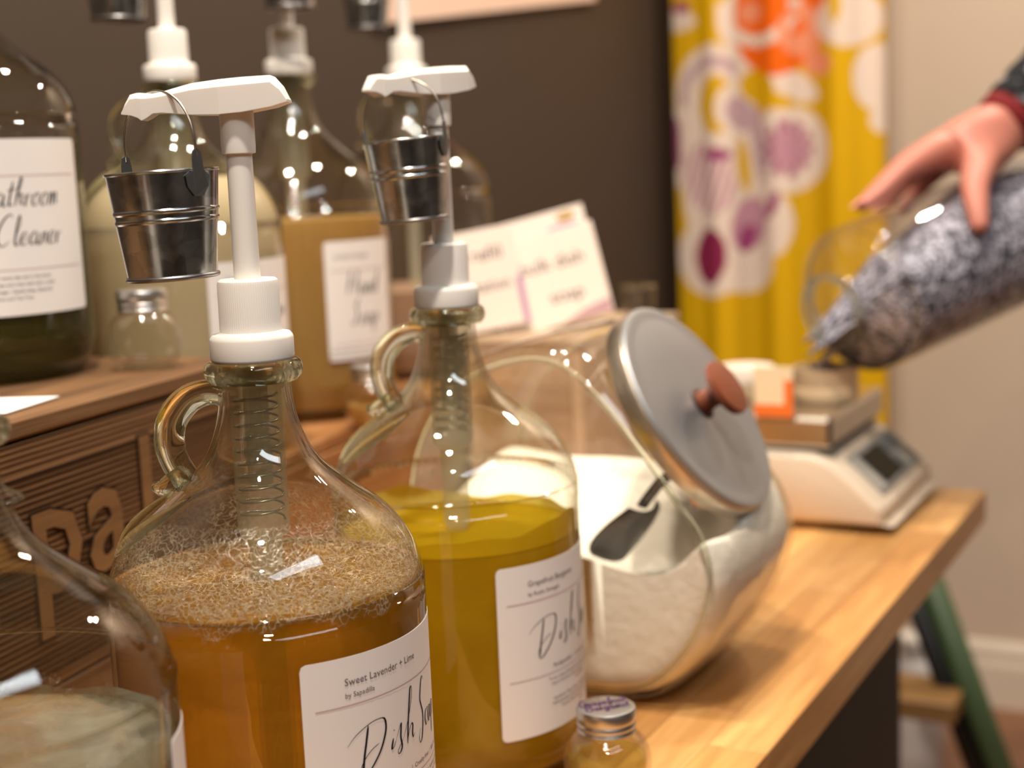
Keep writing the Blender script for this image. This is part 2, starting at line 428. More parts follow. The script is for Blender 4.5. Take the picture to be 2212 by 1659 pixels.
def speckle(name, c1, c2, scale=220, rough=.6, p1=.3, p2=.7):
    m, nt, out = mat(name)
    p = N(nt, 'BsdfPrincipled'); setin(p, Roughness=rough)
    tc = N(nt, 'TexCoord'); vo = N(nt, 'TexVoronoi'); setin(vo, Scale=scale); nt.links.new(tc.outputs['Object'], vo.inputs['Vector'])
    bw = N(nt, 'RGBToBW'); nt.links.new(vo.outputs['Color'], bw.inputs[0])
    rp = N(nt, 'ValToRGB'); e = rp.color_ramp.elements; e[0].position = p1; e[0].color = c4(c1); e[1].position = p2; e[1].color = c4(c2)
    nt.links.new(bw.outputs[0], rp.inputs[0]); nt.links.new(rp.outputs[0], p.inputs['Base Color'])
    b = N(nt, 'Bump'); setin(b, Strength=.8, Distance=.003); nt.links.new(vo.outputs['Distance'], b.inputs['Height']); nt.links.new(b.outputs[0], p.inputs['Normal'])
    nt.links.new(p.outputs[0], out.inputs[0])
    return m

M_WALL_DARK = plain('dark brown wall paint', srgb(62, 48, 36), .65, bump=.1, bscale=200, var=.05)
M_WALL_BEIGE = plain('beige wall paint', srgb(214, 194, 172), .7, bump=.1, bscale=200)
M_WALL_MID = plain('taupe wall paint', srgb(84, 80, 76), .65)
M_CEIL = plain('ceiling paint', srgb(160, 148, 134), .8)
M_BASE = plain('white baseboard paint', srgb(225, 210, 190), .45)
M_FLOOR = wood('floor boards', srgb(80, 52, 36), srgb(115, 78, 54), srgb(140, 98, 68), axis=0, vary=.2)
M_BLOCK = wood('butcher block oiled maple', srgb(150, 96, 48), srgb(200, 144, 82), srgb(232, 184, 118), axis=1, rough=.36, fine=30, coarse=11, stretch=.07, bump=.12, vary=.28, spec=.5)
M_CRATE = wood('weathered crate pine', srgb(56, 36, 20), srgb(110, 78, 48), srgb(142, 104, 68), axis=1, rough=.7, fine=70, coarse=22, stretch=.035, bump=.6, vary=.12, spec=.25)
M_CRATE2 = wood('orange crate pine', srgb(92, 56, 28), srgb(146, 98, 56), srgb(178, 128, 80), axis=1, rough=.5, fine=60, coarse=14, stretch=.05, bump=.4, vary=.12, spec=.4)
M_RISER = wood('pale riser wood', srgb(150, 122, 94), srgb(186, 160, 130), srgb(208, 184, 156), axis=0, rough=.55, stretch=.06, vary=.1)
M_BURN = plain('burnt print', srgb(46, 28, 16), .85, spec=.1, var=.3, vscale=120)
M_LETTER = wood('bare letter wood', srgb(88, 58, 32), srgb(120, 86, 52), srgb(136, 100, 62), axis=1, rough=.7, coarse=22, stretch=.04, vary=0.0, spec=.25)
M_GLASS = thin_glass('clear jug glass')
M_GLASS_THIN = thin_glass('clear jar glass', tint=(.985, .98, .965), edge=(.84, .81, .74), wob=.08, refr=.2)
M_GLASS_SOLID = solid_glass('solid clear glass')
M_WHITE = plain('white pump plastic', srgb(238, 232, 224), .38, sss=.15)
M_TUBE = translucent_plastic('translucent pump tube', (.88, .86, .74), .32)
M_STEEL = plain('spring steel', (.35, .33, .28), .3, 1.0)
M_PISTON = translucent_plastic('pump piston', (.46, .47, .38), .45)
M_GALV = galvanised('galvanised tin', (.55, .58, .59), .17)
M_EAR = plain('dull grey tin', (.16, .17, .17), .45, .8)
M_WIRE = plain('bail wire', (.42, .36, .30), .3, 1.0)
M_RIMDARK = plain('rolled tin rim', (.30, .29, .29), .35, 1.0)
M_PAPER = plain('label paper', srgb(238, 232, 228), .55, spec=.35)
M_INK = plain('black ink', srgb(24, 16, 26), .6, spec=.2)
M_INK_SOFT = plain('grey ink', srgb(92, 78, 88), .6, spec=.2)
M_INK_PINK = plain('dusty pink ink', srgb(196, 158, 162), .6, spec=.2)
M_PURPLE = plain('purple marker', srgb(70, 28, 76), .5)
M_AMBER = liquid('amber dish soap', srgb(196, 146, 34), (.80, .62, .19), turb=.50, clear=.45, rough=.06, transl=.5)
M_OLIVE = liquid('olive dish soap', srgb(220, 184, 34), (.80, .68, .19), turb=.66, clear=.5, rough=.12, cloud=.12, transl=.55)
M_GEL = liquid('clear soap gel', srgb(214, 208, 182), (.95, .95, .88), turb=.44, clear=.55, rough=.05, cloud=.2, cscale=30, gloss=.4)
M_DARKGREEN = liquid('dark green cleaner', srgb(128, 122, 62), (.50, .50, .30), turb=.35, clear=.6, rough=.05, cloud=.05)
M_MILKY = liquid('milky cleaner', srgb(222, 204, 168), (.9, .8, .6), turb=.96, clear=.5, transl=.35)
M_TEA = liquid('tea coloured soap', srgb(218, 180, 112), (.86, .72, .44), turb=.78, clear=.4, rough=.1, transl=.5)
M_ROSE = liquid('pinkish soap', srgb(206, 172, 146), (.8, .66, .5), turb=.75, clear=.5, transl=.4)
M_PALEOIL = liquid('pale yellow soap', srgb(232, 220, 130), (.96, .93, .66), turb=.18, clear=.85, rough=.02)
M_FOAM = foam_web('soap foam')
M_BUBBLE = thin_glass('soap bubbles', tint=(.97, .95, .9), edge=(.95, .85, .7), wob=0, refr=.0, rough=.05)
M_ALU = plain('brushed aluminium', (.58, .56, .54), .34, 1.0, var=.05)
M_ALULID = plain('aluminium jar lid', (.50, .52, .54), .42, .9, var=.07, vscale=18)
M_BRASSY = plain('aluminium lid rim', (.72, .64, .52), .3, 1.0)
M_KNOB = plain('reddish wood knob', srgb(126, 66, 40), .45, var=.15, vscale=60)
M_KNOBSTEM = plain('dark knob stem', srgb(60, 28, 14), .5)
M_POWDER = plain('white powder', srgb(250, 242, 226), .95, spec=.05, bump=.5, bscale=90, var=.03)
M_SCOOP = plain('dark steel scoop', (.13, .13, .13), .35, 1.0)
M_SCALE = plain('scale body plastic', srgb(214, 196, 174), .4)
M_SCALE_DK = plain('scale foot rubber', srgb(24, 20, 16), .6)
M_PANEL = plain('scale keypad', srgb(128, 128, 128), .45)
M_LCD = plain('dark display', srgb(34, 30, 20), .5, spec=.1)
M_KEY = plain('pale key', srgb(178, 172, 160), .5)
M_KEYB = plain('blue grey key', srgb(92, 104, 108), .5)
M_STEELPAN = plain('stainless pan', (.58, .52, .44), .22, 1.0, var=.08)
M_TIN = plain('champagne tin', srgb(232, 200, 160), .38, .0)
M_TINLID = plain('pale tin lid', srgb(240, 222, 204), .4)
M_ORANGE = plain('orange card', srgb(240, 120, 40), .6)
M_CREAM = plain('cream card', srgb(240, 222, 186), .6)
M_SALT = speckle('grey lavender salts', srgb(60, 64, 76), srgb(196, 194, 212), 210)
M_SALTL = plain('pale salt grains', srgb(205, 198, 205), .6)
M_SKIN = plain('skin', srgb(200, 128, 110), .5, sss=.12, var=.06, vscale=30)
M_NAIL = plain('finger nail', srgb(232, 160, 142), .3)
M_KNIT = speckle('dark navy knit', srgb(9, 10, 16), srgb(170, 172, 178), 110, .9, .70, .95)
M_CUFF = plain('red ribbed cuff', srgb(112, 8, 14), .85)
M_CLOTH = attr_mat('yellow printed fabric')
M_BLACK = plain('black painted metal', srgb(12, 11, 10), .5)
M_DKGREY = plain('dark grey board', srgb(40, 37, 34), .7)
M_GREEN = plain('green painted metal', srgb(74, 94, 62), .45)
M_TREAD = wood('tread wood', srgb(130, 90, 50), srgb(168, 124, 74), srgb(190, 146, 92), axis=0)
M_CARD = plain('white sign card', srgb(246, 230, 216), .6)
M_LILAC = plain('lilac print', srgb(190, 140, 176), .6)
M_PEACH = plain('peach print', srgb(244, 178, 140), .6)
M_YELLOWISH = plain('ochre print', srgb(190, 150, 84), .6)
M_POSTER = plain('poster paper', srgb(240, 208, 186), .6)
M_POSTER_RED = plain('poster red print', srgb(214, 120, 110), .6)

# ------------------------------------------------------------------ room shell
VW, VE, DN, DS = -1.126, 2.6, 2.95, -2.2      # dark wall, far wall, beige wall, wall behind the camera
def slab(name, p0, p1, p2, p3, m, thick):
    """a wall slab from four inner corners, thickened outwards by vector thick"""
    a = [Vector(p) for p in (p0, p1, p2, p3)]; V = a + [p + Vector(thick) for p in a]
    F = [(0, 1, 2, 3), (7, 6, 5, 4), (0, 4, 5, 1), (1, 5, 6, 2), (2, 6, 7, 3), (3, 7, 4, 0)]
    return tag(obj(name, (V, F), m), kind='structure')
slab('wall_left', room(VW, DS), room(VW, DN), room(VW, DN, CEIL), room(VW, DS, CEIL), M_WALL_DARK, room(-.1, 0))
slab('wall_back', room(VW, DN), room(VE, DN), room(VE, DN, CEIL), room(VW, DN, CEIL), M_WALL_BEIGE, room(0, .1))
slab('wall_right', room(VE, DN), room(VE, DS), room(VE, DS, CEIL), room(VE, DN, CEIL), M_WALL_MID, room(.1, 0))
slab('wall_front', room(VE, DS), room(VW, DS), room(VW, DS, CEIL), room(VE, DS, CEIL), M_WALL_MID, room(0, -.1))
slab('ceiling', room(VW, DS, CEIL), room(VW, DN, CEIL), room(VE, DN, CEIL), room(VE, DS, CEIL), M_CEIL, (0, 0, .1))
slab('floor', room(VW, DS, FZ), room(VE, DS, FZ), room(VE, DN, FZ), room(VW, DN, FZ), M_FLOOR, (0, 0, -.1))
def baseboard(name, L, loc, rz):
    prof = [(0, 0), (-.016, 0), (-.016, .085), (-.012, .10), (-.012, .118), (-.006, .132), (0, .135)]
    n = len(prof); V = [(-L / 2, y, z) for y, z in prof] + [(L / 2, y, z) for y, z in prof]
    F = [tuple(range(n)), tuple(reversed(range(n, 2 * n)))] + [(i, n + i, n + (i + 1) % n, (i + 1) % n) for i in range(n)]
    tag(obj(name, (V, F), M_BASE, loc=loc, rot=(0, 0, rz)), kind='structure')
baseboard('baseboard_back', VE - VW - .04, room((VW + VE) / 2, DN, FZ), -ANG)
baseboard('baseboard_left', DN - DS - .04, room(VW, (DN + DS) / 2, FZ), -ANG + PI / 2)
# a wooden door behind the camera, a window with pale frame to the right, both unseen, added to stripe the tin reflections
do = tag(obj('door_1', box(-.45, .45, 0, .045, 0, 2.05, .004), M_CRATE2, loc=room(-.35, DS + .001, FZ), rot=(0, 0, -ANG)), kind='structure')
obj('door_handle', tube([Vector((.36, .046, 1.0)), Vector((.36, .09, 1.0)), Vector((.26, .09, 1.0))], .009, 10), M_STEEL, do, True)
tag(obj('added_trim_1', join(box(-.53, -.455, 0, .03, 0, 2.13), box(.455, .53, 0, .03, 0, 2.13), box(-.4549, .4549, 0, .03, 2.055, 2.13)), M_BASE, loc=room(-.35, DS + .001, FZ), rot=(0, 0, -ANG)), kind='structure')
wi = tag(obj('added_window_1', join(box(-.75, -.67, -.04, 0, -.70, .70), box(.67, .75, -.04, 0, -.70, .70), box(-.6699, .6699, -.04, 0, .62, .70), box(-.6699, .6699, -.04, 0, -.70, -.62), box(-.02, .02, -.04, 0, -.6199, .6199)), M_BASE, loc=room(VE - .001, -.6, 1.55), rot=(0, 0, -ANG - PI / 2)), kind='structure')
obj('pane', box(-.67, .67, -.012, -.008, -.62, .62), M_GLASS_THIN, wi)

# ------------------------------------------------------------------ table: butcher block top of glued staves on a black frame
TF = -0.2764 + 0.0            # front edge in room v
TV1 = Vector((.1398, .8568, 0)).dot(Vector((VX, VY, 0))) ; TD1 = Vector((.5156, 1.5686, 0)).dot(Vector((DX, DY, 0)))
TW, TL, TT = .80, 1.95, .033
table = empty('butcher_block_table', room(TV1 - TW / 2, TD1 - TL / 2, 0), -ANG, label='long butcher block table of glued honey-coloured wooden staves on a black base', cat='table')
rows = 20; sw = TW / rows; rnd = random.Random(3)
for i in range(rows):
    x0 = -TW / 2 + i * sw; y = -TL / 2 - rnd.uniform(0, .25)
    while y < TL / 2 - .001:
        y2 = y + rnd.uniform(.28, .62)
        if TL / 2 - y2 < .12: y2 = TL / 2
        a, b = max(y, -TL / 2), min(y2, TL / 2)
        if b - a > .02:
            g = .00012
            obj('stave', box(-sw / 2 + g, sw / 2 - g, -(b - a) / 2 + g, (b - a) / 2 - g, -TT, 0, .0005), M_BLOCK, table, loc=(x0 + sw / 2, (a + b) / 2, T + rnd.uniform(-.00012, 0)))
        y = y2
for sx in (-1, 1):
    for sy in (-1, 1):
        obj('leg', box(-.02, .02, -.02, .02, FZ, T - TT - .05, .002), M_BLACK, table, loc=(sx * (TW / 2 - .10), sy * (TL / 2 - .08), 0))
for sx in (-1, 1):
    obj('apron_rail', box(-.012, .012, -TL / 2 + .06, TL / 2 - .06, T - TT - .05, T - TT - .001), M_BLACK, table, loc=(sx * (TW / 2 - .10), 0, 0))
for sy in (-1, 1):
    obj('apron_rail', box(-TW / 2 + .112, TW / 2 - .112, -.012, .012, T - TT - .05, T - TT - .001), M_BLACK, table, loc=(0, sy * (TL / 2 - .08), 0))

# dark storage cabinet under the table
cab = empty('storage_cabinet', room(TV1 - .335, TD1 - .55, FZ), -ANG, label='dark grey cabinet standing in shadow under the table', cat='cabinet')
obj('body', box(-.26, .26, -.70, .42, .02, .645, .003), M_DKGREY, cab)
obj('door', box(.2605, .272, -.69, -.145, .04, .635, .002), M_DKGREY, cab)
obj('door', box(.2605, .272, -.135, .41, .04, .635, .002), M_DKGREY, cab)
obj('plinth', box(-.24, .24, -.68, .40, 0, .0195), M_BLACK, cab)

# ------------------------------------------------------------------ crates
CA = math.radians(18.9)
L0 = Vector((-.287, .824, 0))
UX, UY = math.sin(CA), math.cos(CA); NX, NY = math.cos(CA), -math.sin(CA)
def cr(n, u, z):
    return Vector((L0.x + n * NX + u * UX, L0.y + n * NY + u * UY, z))
def plank(parent, m, cx, cy_, cz, sx, sy, sz, bev=.0012, name='plank', rot=(0, 0, 0)):
    return obj(name, box(-sx / 2, sx / 2, -sy / 2, sy / 2, -sz / 2, sz / 2, bev), m, parent, loc=(cx, cy_, cz), rot=rot)

C1L, C1D, C1H = .78, .36, .242
crate = empty('wooden_crate', cr(0, .265 - C1L, T), -CA, label='weathered brown wooden crate with burnt lettering behind the jugs at left', cat='crate')
th = .012
# local x = outwards to the front (0 at the front face), y = along the crate
for z0, z1 in ((.002, .0755), (.0765, .1525), (.1535, .2270)):
    plank(crate, M_CRATE, -th / 2, C1L / 2, (z0 + z1) / 2, th, C1L, z1 - z0)
    plank(crate, M_CRATE, -C1D + th / 2, C1L / 2, (z0 + z1) / 2, th, C1L, z1 - z0)
    for yy in (th / 2, C1L - th / 2):
        o = obj('plank', box(-th / 2, th / 2, -(C1D - 2 * th) / 2 + .0005, (C1D - 2 * th) / 2 - .0005, -(z1 - z0) / 2, (z1 - z0) / 2, .001), M_CRATE, crate, loc=(-C1D / 2, yy, (z0 + z1) / 2), rot=(0, 0, PI / 2))
w3 = C1D / 3
for k in range(3):
    plank(crate, M_CRATE, -w3 * (k + .5) + .002 * (k == 0), C1L / 2 + .001, .2355 + .0003 * k, w3 - .0015, C1L + .006, .0125, .002)
# burnt print on the front: hatch lines and outlined letters
hat = []
rr = random.Random(5)
yoff = C1L - .265                      # local y where u = 0
z = .2020
while z > .085:
    wv = []
    hat.append(box(.00005, .00035, yoff - .30, yoff + .25, z - .0005 - rr.uniform(0, .0003), z + .0005))
    z -= .00385
z = .2262
while z > .2085:
    hat.append(box(.00005, .00035, yoff - .45, yoff + .262, z - .0002, z + .0002 + rr.uniform(0, .0002)))
    z -= rr.uniform(.0030, .0044)
obj('printed_hatching', join(*hat), M_BURN, crate)
obj('printed_line', join(box(.0001, .0006, yoff - .34, yoff + .262, .2048, .2072)), M_BURN, crate)
def letters(body, size, y, z, off, m, x, name):
    vf = text_vf(body, size, 'LEFT', .0002, off)
    # text x -> local y, text y -> z, face +x
    V = [(x + p[2], y + p[0], z + p[1]) for p in vf[0]]
    return obj(name, (V, vf[1]), m, crate)
LS = .0960
for ch, yy in (('p', .0050), ('a', .0620), ('l', .1195)):
    zz = .1335
    letters(ch, LS * 1.12, yoff + yy - .0003, zz, .0028, M_BURN, .0007, 'printed_letter')
    letters(ch, LS * 1.12, yoff + yy, zz, .0013, M_LETTER, .0012, 'printed_letter')
letters('EH', .0165, yoff + .064, .113, .0002, M_BURN, .0012, 'printed_letter')

C2L, C2D, C2H = .65, .26, .15
crate2 = empty('wooden_crate', cr(-.012, .272, T), -CA, label='lower orange-brown wooden crate carrying the tea-coloured jug behind the front jugs', cat='crate')
for z0, z1 in ((.002, .067), (.069, .137)):
    plank(crate2, M_CRATE2, -th / 2, C2L / 2, (z0 + z1) / 2, th, C2L, z1 - z0)
    plank(crate2, M_CRATE2, -C2D + th / 2, C2L / 2, (z0 + z1) / 2, th, C2L, z1 - z0)
    for yy in (th / 2, C2L - th / 2):
        obj('plank', box(-th / 2, th / 2, -(C2D - 2 * th) / 2, (C2D - 2 * th) / 2, -(z1 - z0) / 2, (z1 - z0) / 2, .001), M_CRATE2, crate2, loc=(-C2D / 2, yy, (z0 + z1) / 2), rot=(0, 0, PI / 2))
for k in range(3):
    plank(crate2, M_CRATE2, -C2D / 3 * (k + .5), C2L / 2, .144, C2D / 3 - .002, C2L + .002, .012, .0015)

riser = empty('wooden_riser', room(-.672, 1.435, T), -ANG, label='square pale wooden riser box under the white sign cards', cat='riser')
rw, rd, rh = .13, .27, .20
for sx in (-1, 1): obj('side_panel', box(-.006, .006, -rd / 2, rd / 2, .0, rh - .012, .001), M_RISER, riser, loc=(sx * (rw / 2 - .006), 0, 0))
for sy in (-1, 1): obj('front_panel', box(-rw / 2 + .0125, rw / 2 - .0125, -.006, .006, .0, rh - .012, .001), M_RISER, riser, loc=(0, sy * (rd / 2 - .006), 0))
obj('top_board', box(-rw / 2, rw / 2, -rd / 2, rd / 2, rh - .0118, rh, .0015), M_RISER, riser)

# ------------------------------------------------------------------ glass jugs
JR = .0768
OUT = [(0, .004), (.045, .0035), (.058, 0), (.066, .002), (.0725, .010), (.0758, .022), (JR, .036), (JR, .166), (.0764, .178), (.0745, .187), (.0705, .197), (.0640, .2065), (.0560, .2145), (.0468, .2215), (.0385, .2280), (.0312, .2345), (.0255, .2420), (.0215, .2510), (.0188, .2605), (.0175, .2690), (.0172, .2750), (.0180, .2770)]
RING = [(.0176, .2760), (.0212, .2765), (.0232, .2790), (.0236, .2820), (.0228, .2850), (.0205, .2868), (.0178, .2868), (.0160, .2850), (.0155, .280), (.0155, .2755), (.0176, .2760)]
def smooth_prof(pr, n=4):
    return [(max(0, p.x), p.y) for p in spline([(r, z, 0) for r, z in pr], n)]
OUTS = smooth_prof(OUT, 3)
def r_at(z):
    best = None
    for (r1, z1), (r2, z2) in zip(OUTS[6:-1], OUTS[7:]):
        if min(z1, z2) <= z <= max(z1, z2) and abs(z2 - z1) > 1e-9:
            return r1 + (r2 - r1) * (z - z1) / (z2 - z1)
    return JR if z < .17 else .017
def inner(pr, t):
    return [(max(0, r - t), z + (.004 if z < .02 else 0)) for r, z in pr]

def cyl_map(vf, R, a0, z0):
    V = []
    for x, y, *_ in vf[0]:
        a = a0 + x / R
        V.append((R * math.sin(a), -R * math.cos(a), z0 + y))
    return V, vf[1]

def label_patch(R, a0, z0, w, h, rad=.003):
    """paper label wrapped round the jug, rounded corners, real thickness"""
    nu, nv = 40, 8
    xs = sorted(set([0, rad * .3, rad, w - rad, w - rad * .3, w] + [w * k / nu for k in range(1, nu)]))
    V, F = [], []
    def edge(x):
        q = 0
        if x < rad: q = rad - math.sqrt(max(0, rad * rad - (rad - x) ** 2))
        elif x > w - rad: q = rad - math.sqrt(max(0, rad * rad - (x - w + rad) ** 2))
        return q
    for x in xs:
        q = edge(x)
        for y in (q, h * .5, h - q): V.append((x, y))
    n = len(xs)
    F = [(i * 3 + j, (i + 1) * 3 + j, (i + 1) * 3 + j + 1, i * 3 + j + 1) for i in range(n - 1) for j in range(2)]
    o, _ = cyl_map(([(x, y, 0) for x, y in V], F), R + .0003, a0, z0)
    b, _ = cyl_map(([(x, y, 0) for x, y in V], F), R + .0001, a0, z0)
    m = len(V)
    FF = F + [tuple(reversed([k + m for k in f])) for f in F]
    rim = [i * 3 for i in range(n)] + [(n - 1) * 3 + 1] + [i * 3 + 2 for i in reversed(range(n))] + [1]
    for a, b2 in zip(rim, rim[1:] + rim[:1]): FF.append((a, a + m, b2 + m, b2))
    return o + b, FF

def hline(x0, x1, y, t, n=24):
    V = []; 
    for k in range(n + 1):
        x = x0 + (x1 - x0) * k / n; V += [(x, y - t / 2, 0), (x, y + t / 2, 0)]
    return V, [(2 * k, 2 * k + 2, 2 * k + 3, 2 * k + 1) for k in range(n)]

def shift(vf, dx, dy): return [(p[0] + dx, p[1] + dy, 0) for p in vf[0]], vf[1]

# 'Dish Soap' as written on the two front labels: strokes in a frame 1 unit = label height
def dish_soap():
    k = 1 / 1250.0
    D = [[(437, 1052), (475, 1005), (530, 952), (585, 928), (622, 934), (638, 975), (634, 1040), (610, 1110), (575, 1180), (535, 1240), (508, 1272), (492, 1272), (484, 1240)],
         [(528, 958), (512, 1040), (499, 1130), (489, 1210), (490, 1262)], [(484, 1240), (500, 1180), (540, 1110), (583, 1078)],
         [(668, 1055), (656, 1112), (655, 1135), (668, 1128), (692, 1092)], [(677, 988), (682, 996)],
         [(700, 1100), (735, 1020), (753, 973), (748, 1012), (738, 1060), (742, 1110), (735, 1142), (718, 1158), (708, 1145), (722, 1118), (758, 1078)],
         [(758, 1078), (800, 980), (842, 880), (859, 800), (854, 764), (842, 776), (824, 850), (804, 960), (794, 1040), (786, 1102)],
         [(790, 1080), (815, 1020), (835, 994), (846, 1005), (838, 1050), (841, 1082), (858, 1064)]]
    # undo the view: the label ran uphill to the right in the photograph and is turned away
    out = []
    for s in D:
        q = []
        for x, y in s:
            q.append((x, y))
        out.append(q)
    return out

PX = dict()
def jug(base, scale=1.0, handle_deg=None, level=.15, liq=None, label='', group=None, pump=True, lever_deg=180, lab=None, foam=False, tube_part=True, seg=96, hscale=1.0, neckbead=False, ext=0.0, film=False):
    J = empty('glass_jug', base, 0, label=label, cat='jug', group=group)
    J.scale = (scale, scale, scale * hscale)
    pr = OUTS
    if neckbead:
        pr = [(r + .006 * math.exp(-((z - .2545) / .0022) ** 2), z) for r, z in smooth_prof(OUT, 6)]
    obj('glass_body', lathe(pr, seg), M_GLASS, J, True)
    obj('inner_neck', lathe([(max(0, r - .0024), z) for r, z in OUTS if z > max(level + .004, .20)], seg), M_GLASS, J, True)
    obj('mouth_ring', lathe(RING, seg), M_GLASS_SOLID, J, True)
    if handle_deg is not None:
        A = math.radians(handle_deg)
        def hp(r, z): return Vector((r * math.sin(A), -r * math.cos(A), z))
        path = spline([hp(.0155, .2700), hp(.0235, .2715), hp(.0330, .2680), hp(.0405, .2590), hp(.0425, .2480), hp(.0405, .2385), hp(.0370, .2320), hp(.0345, .2255)], 6)
        n = len(path)
        rad = [(.0054 + .0018 * math.sin(PI * min(1, i / (n * .75))) ** 2, .0064 + .0014 * math.sin(PI * i / (n - 1))) for i in range(n)]
        h1 = tube(path, rad, 16)
        tail = spline([hp(.0370, .2330), hp(.0435, .2275), hp(.0490, .2262), hp(.0525, .2285)], 6)
        h2 = tube(tail, [.0045, .0046, .0048, .005, .0052, .0053, .0053, .0052, .005, .0048, .0046, .0043, .004, .0036, .0031, .0026, .0020, .0012, .0004][:len(tail)], 16)
        obj('handle', h1, M_GLASS_SOLID, J, True)
        obj('handle_tail', h2, M_GLASS_SOLID, J, True)
        # pressed ridge running down the shoulder from the handle
        for da, w in ((.58, .0034), (.14, .0030)):
            rp = []
            for k in range(14):
                zz = .2270 - k * .0024
                r_ = r_at(zz) + .0003
                a2 = A + da * (1.3 - k / 13)
                rp.append(Vector((r_ * math.sin(a2), -r_ * math.cos(a2), zz)))
            obj('pressed_ridge', tube(rp, [w * math.sin(PI * (k + .6) / 14.2) for k in range(14)], 10), M_GLASS_SOLID, J, True)
    if liq is not None:
        lp = [(0, .0085), (.055, .0085)] + [(r - .0024, z) for r, z in OUTS if .006 < z < level] + [(r_at(level) - .0024, level), (r_at(level) - .006, level - .0008), (0, level - .0008)]
        lp = [p for i, p in enumerate(lp) if i < 2 or p[1] > .0085 or i >= len(lp) - 3]
        obj('liquid', lathe(lp, 72), liq, J, True, auto=40)
    if film:      # soap film left on the wall above the surface, with a ragged upper rim
        V, F = [], []; n = 120
        rf = random.Random(11)
        ph = [rf.uniform(0, 6.28) for _ in range(6)]
        for k in range(n):
            a = 2 * PI * k / n
            hgt = film * (.6 + .3 * math.sin(2 * a + ph[0]) + .16 * math.sin(5 * a + ph[1]) + .05 * math.sin(13 * a + ph[2]))
            for j in range(5):
                zz = level - .001 + max(.0008, hgt) * j / 4
                r_ = r_at(zz) - .0026
                V.append((r_ * math.cos(a), r_ * math.sin(a), zz))
        F = [(k * 5 + j, ((k + 1) % n) * 5 + j, ((k + 1) % n) * 5 + j + 1, k * 5 + j + 1) for k in range(n) for j in range(4)]
        obj('soap_film', (V, F), liq, J, True)
    if pump:
        P = obj('pump_cap', cap_vf(), M_WHITE, J, True, loc=(0, 0, .2868), auto=30)
        if tube_part:
            obj('pump_body', lathe([(.0070, .199), (.0110, .2005), (.0124, .203), (.0126, .2055), (.0126, .272), (.0140, .2725), (.0150, .286)], 40), M_TUBE, J, True)
            coil = [Vector((.0104 * math.cos(t), .0104 * math.sin(t), .2080 + .0620 * t / (2 * PI * 10))) for t in [k * 2 * PI / 20 for k in range(201)]]
            obj('spring', tube(coil, .00062, 6), M_STEEL, J, True)
            obj('piston', lathe([(0, .226), (.0060, .226), (.0060, .286), (0, .286)], 24), M_PISTON, J, True, auto=40)
            obj('dip_tube', lathe([(.0, .012), (.0064, .012), (.0066, .150), (.0082, .152), (.0082, .199), (.0, .199)], 24), M_TUBE, J, True, auto=40)
        obj('pump_stem', lathe([(.0, -ext), (.0063, -ext), (.0061, .0595), (.0078, .060), (.0080, .063), (.0080, .0795), (0, .0795)], 32), M_WHITE, J, True, loc=(0, 0, .3240 + ext), auto=30)
        LV = lever_vf()
        obj('pump_lever', LV, M_WHITE, J, True, loc=(0, 0, .4020 + ext), rot=(0, 0, math.radians(lever_deg)), auto=6)
    if lab: lab(J)
    return J

def cap_vf():
    """knurled screw collar: wide skirt, narrower ribbed collar above"""
    n = 84; prof = []
    def ring(r, z, k): return [((r + (k * .00028 if i % 2 else 0)) * math.cos(2 * PI * i / (2 * n)), (r + (k * .00028 if i % 2 else 0)) * math.sin(2 * PI * i / (2 * n)), z) for i in range(2 * n)]
    lv = [(.0165, -.0005, 0), (.0190, -.0005, 0), (.0197, .0004, 0), (.0197, .0012, 1), (.0197, .0098, 1), (.0195, .0112, 0), (.0185, .0124, 0), (.0152, .0128, 0), (.0146, .0136, 0), (.0144, .0150, 1), (.0142, .0362, 1), (.0140, .0376, 0), (.0130, .0384, 0), (.0064, .0384, 0)]
    V, F = [], []
    for r, z, k in lv: V += ring(r, z, k)
    m = 2 * n
    for j in range(len(lv) - 1):
        for i in range(m): F.append((j * m + i, j * m + (i + 1) % m, (j + 1) * m + (i + 1) % m, (j + 1) * m + i))
    F.append(tuple(range((len(lv) - 1) * m, len(lv) * m)))
    return V, F

def lever_vf():
    """push head with a long nozzle: hub, flared thumb end and hooked spout (nozzle towards +x)"""
    S = [(-.0251, .0058, .0046, .0075), (-.0222, .0120, .0038, .0088), (-.0181, .0168, .0026, .0098), (-.0045, .0164, .0006, .0112), (.0059, .0158, .0000, .0112), (.0186, .0147, .0004, .0088), (.0333, .0114, .0020, .0066), (.0375, .0109, .0018, .0062), (.0408, .0112, -.0002, .0058), (.0432, .0115, -.0012, .0056), (.0450, .0115, .0002, .0052), (.0482, .0108, .0014, .0048), (.0510, .0066, .0018, .0042), (.0529, .0030, .0020, .0036)]
    V, F = [], []
    for x, zt, zb, hw in S:
        V += [(x, -hw * .72, zt), (x, hw * .72, zt), (x, hw, zt - (zt - zb) * .22), (x, hw, zb), (x, -hw, zb), (x, -hw, zt - (zt - zb) * .22)]
    n = len(S)
    for i in range(n - 1):
        for k in range(6):
            F.append((i * 6 + k, i * 6 + (k + 1) % 6, (i + 1) * 6 + (k + 1) % 6, (i + 1) * 6 + k))
    F.append((5, 4, 3, 2, 1, 0)); F.append(tuple((n - 1) * 6 + k for k in range(6)))
    F = [tuple(reversed(f)) for f in F]
    return V, F

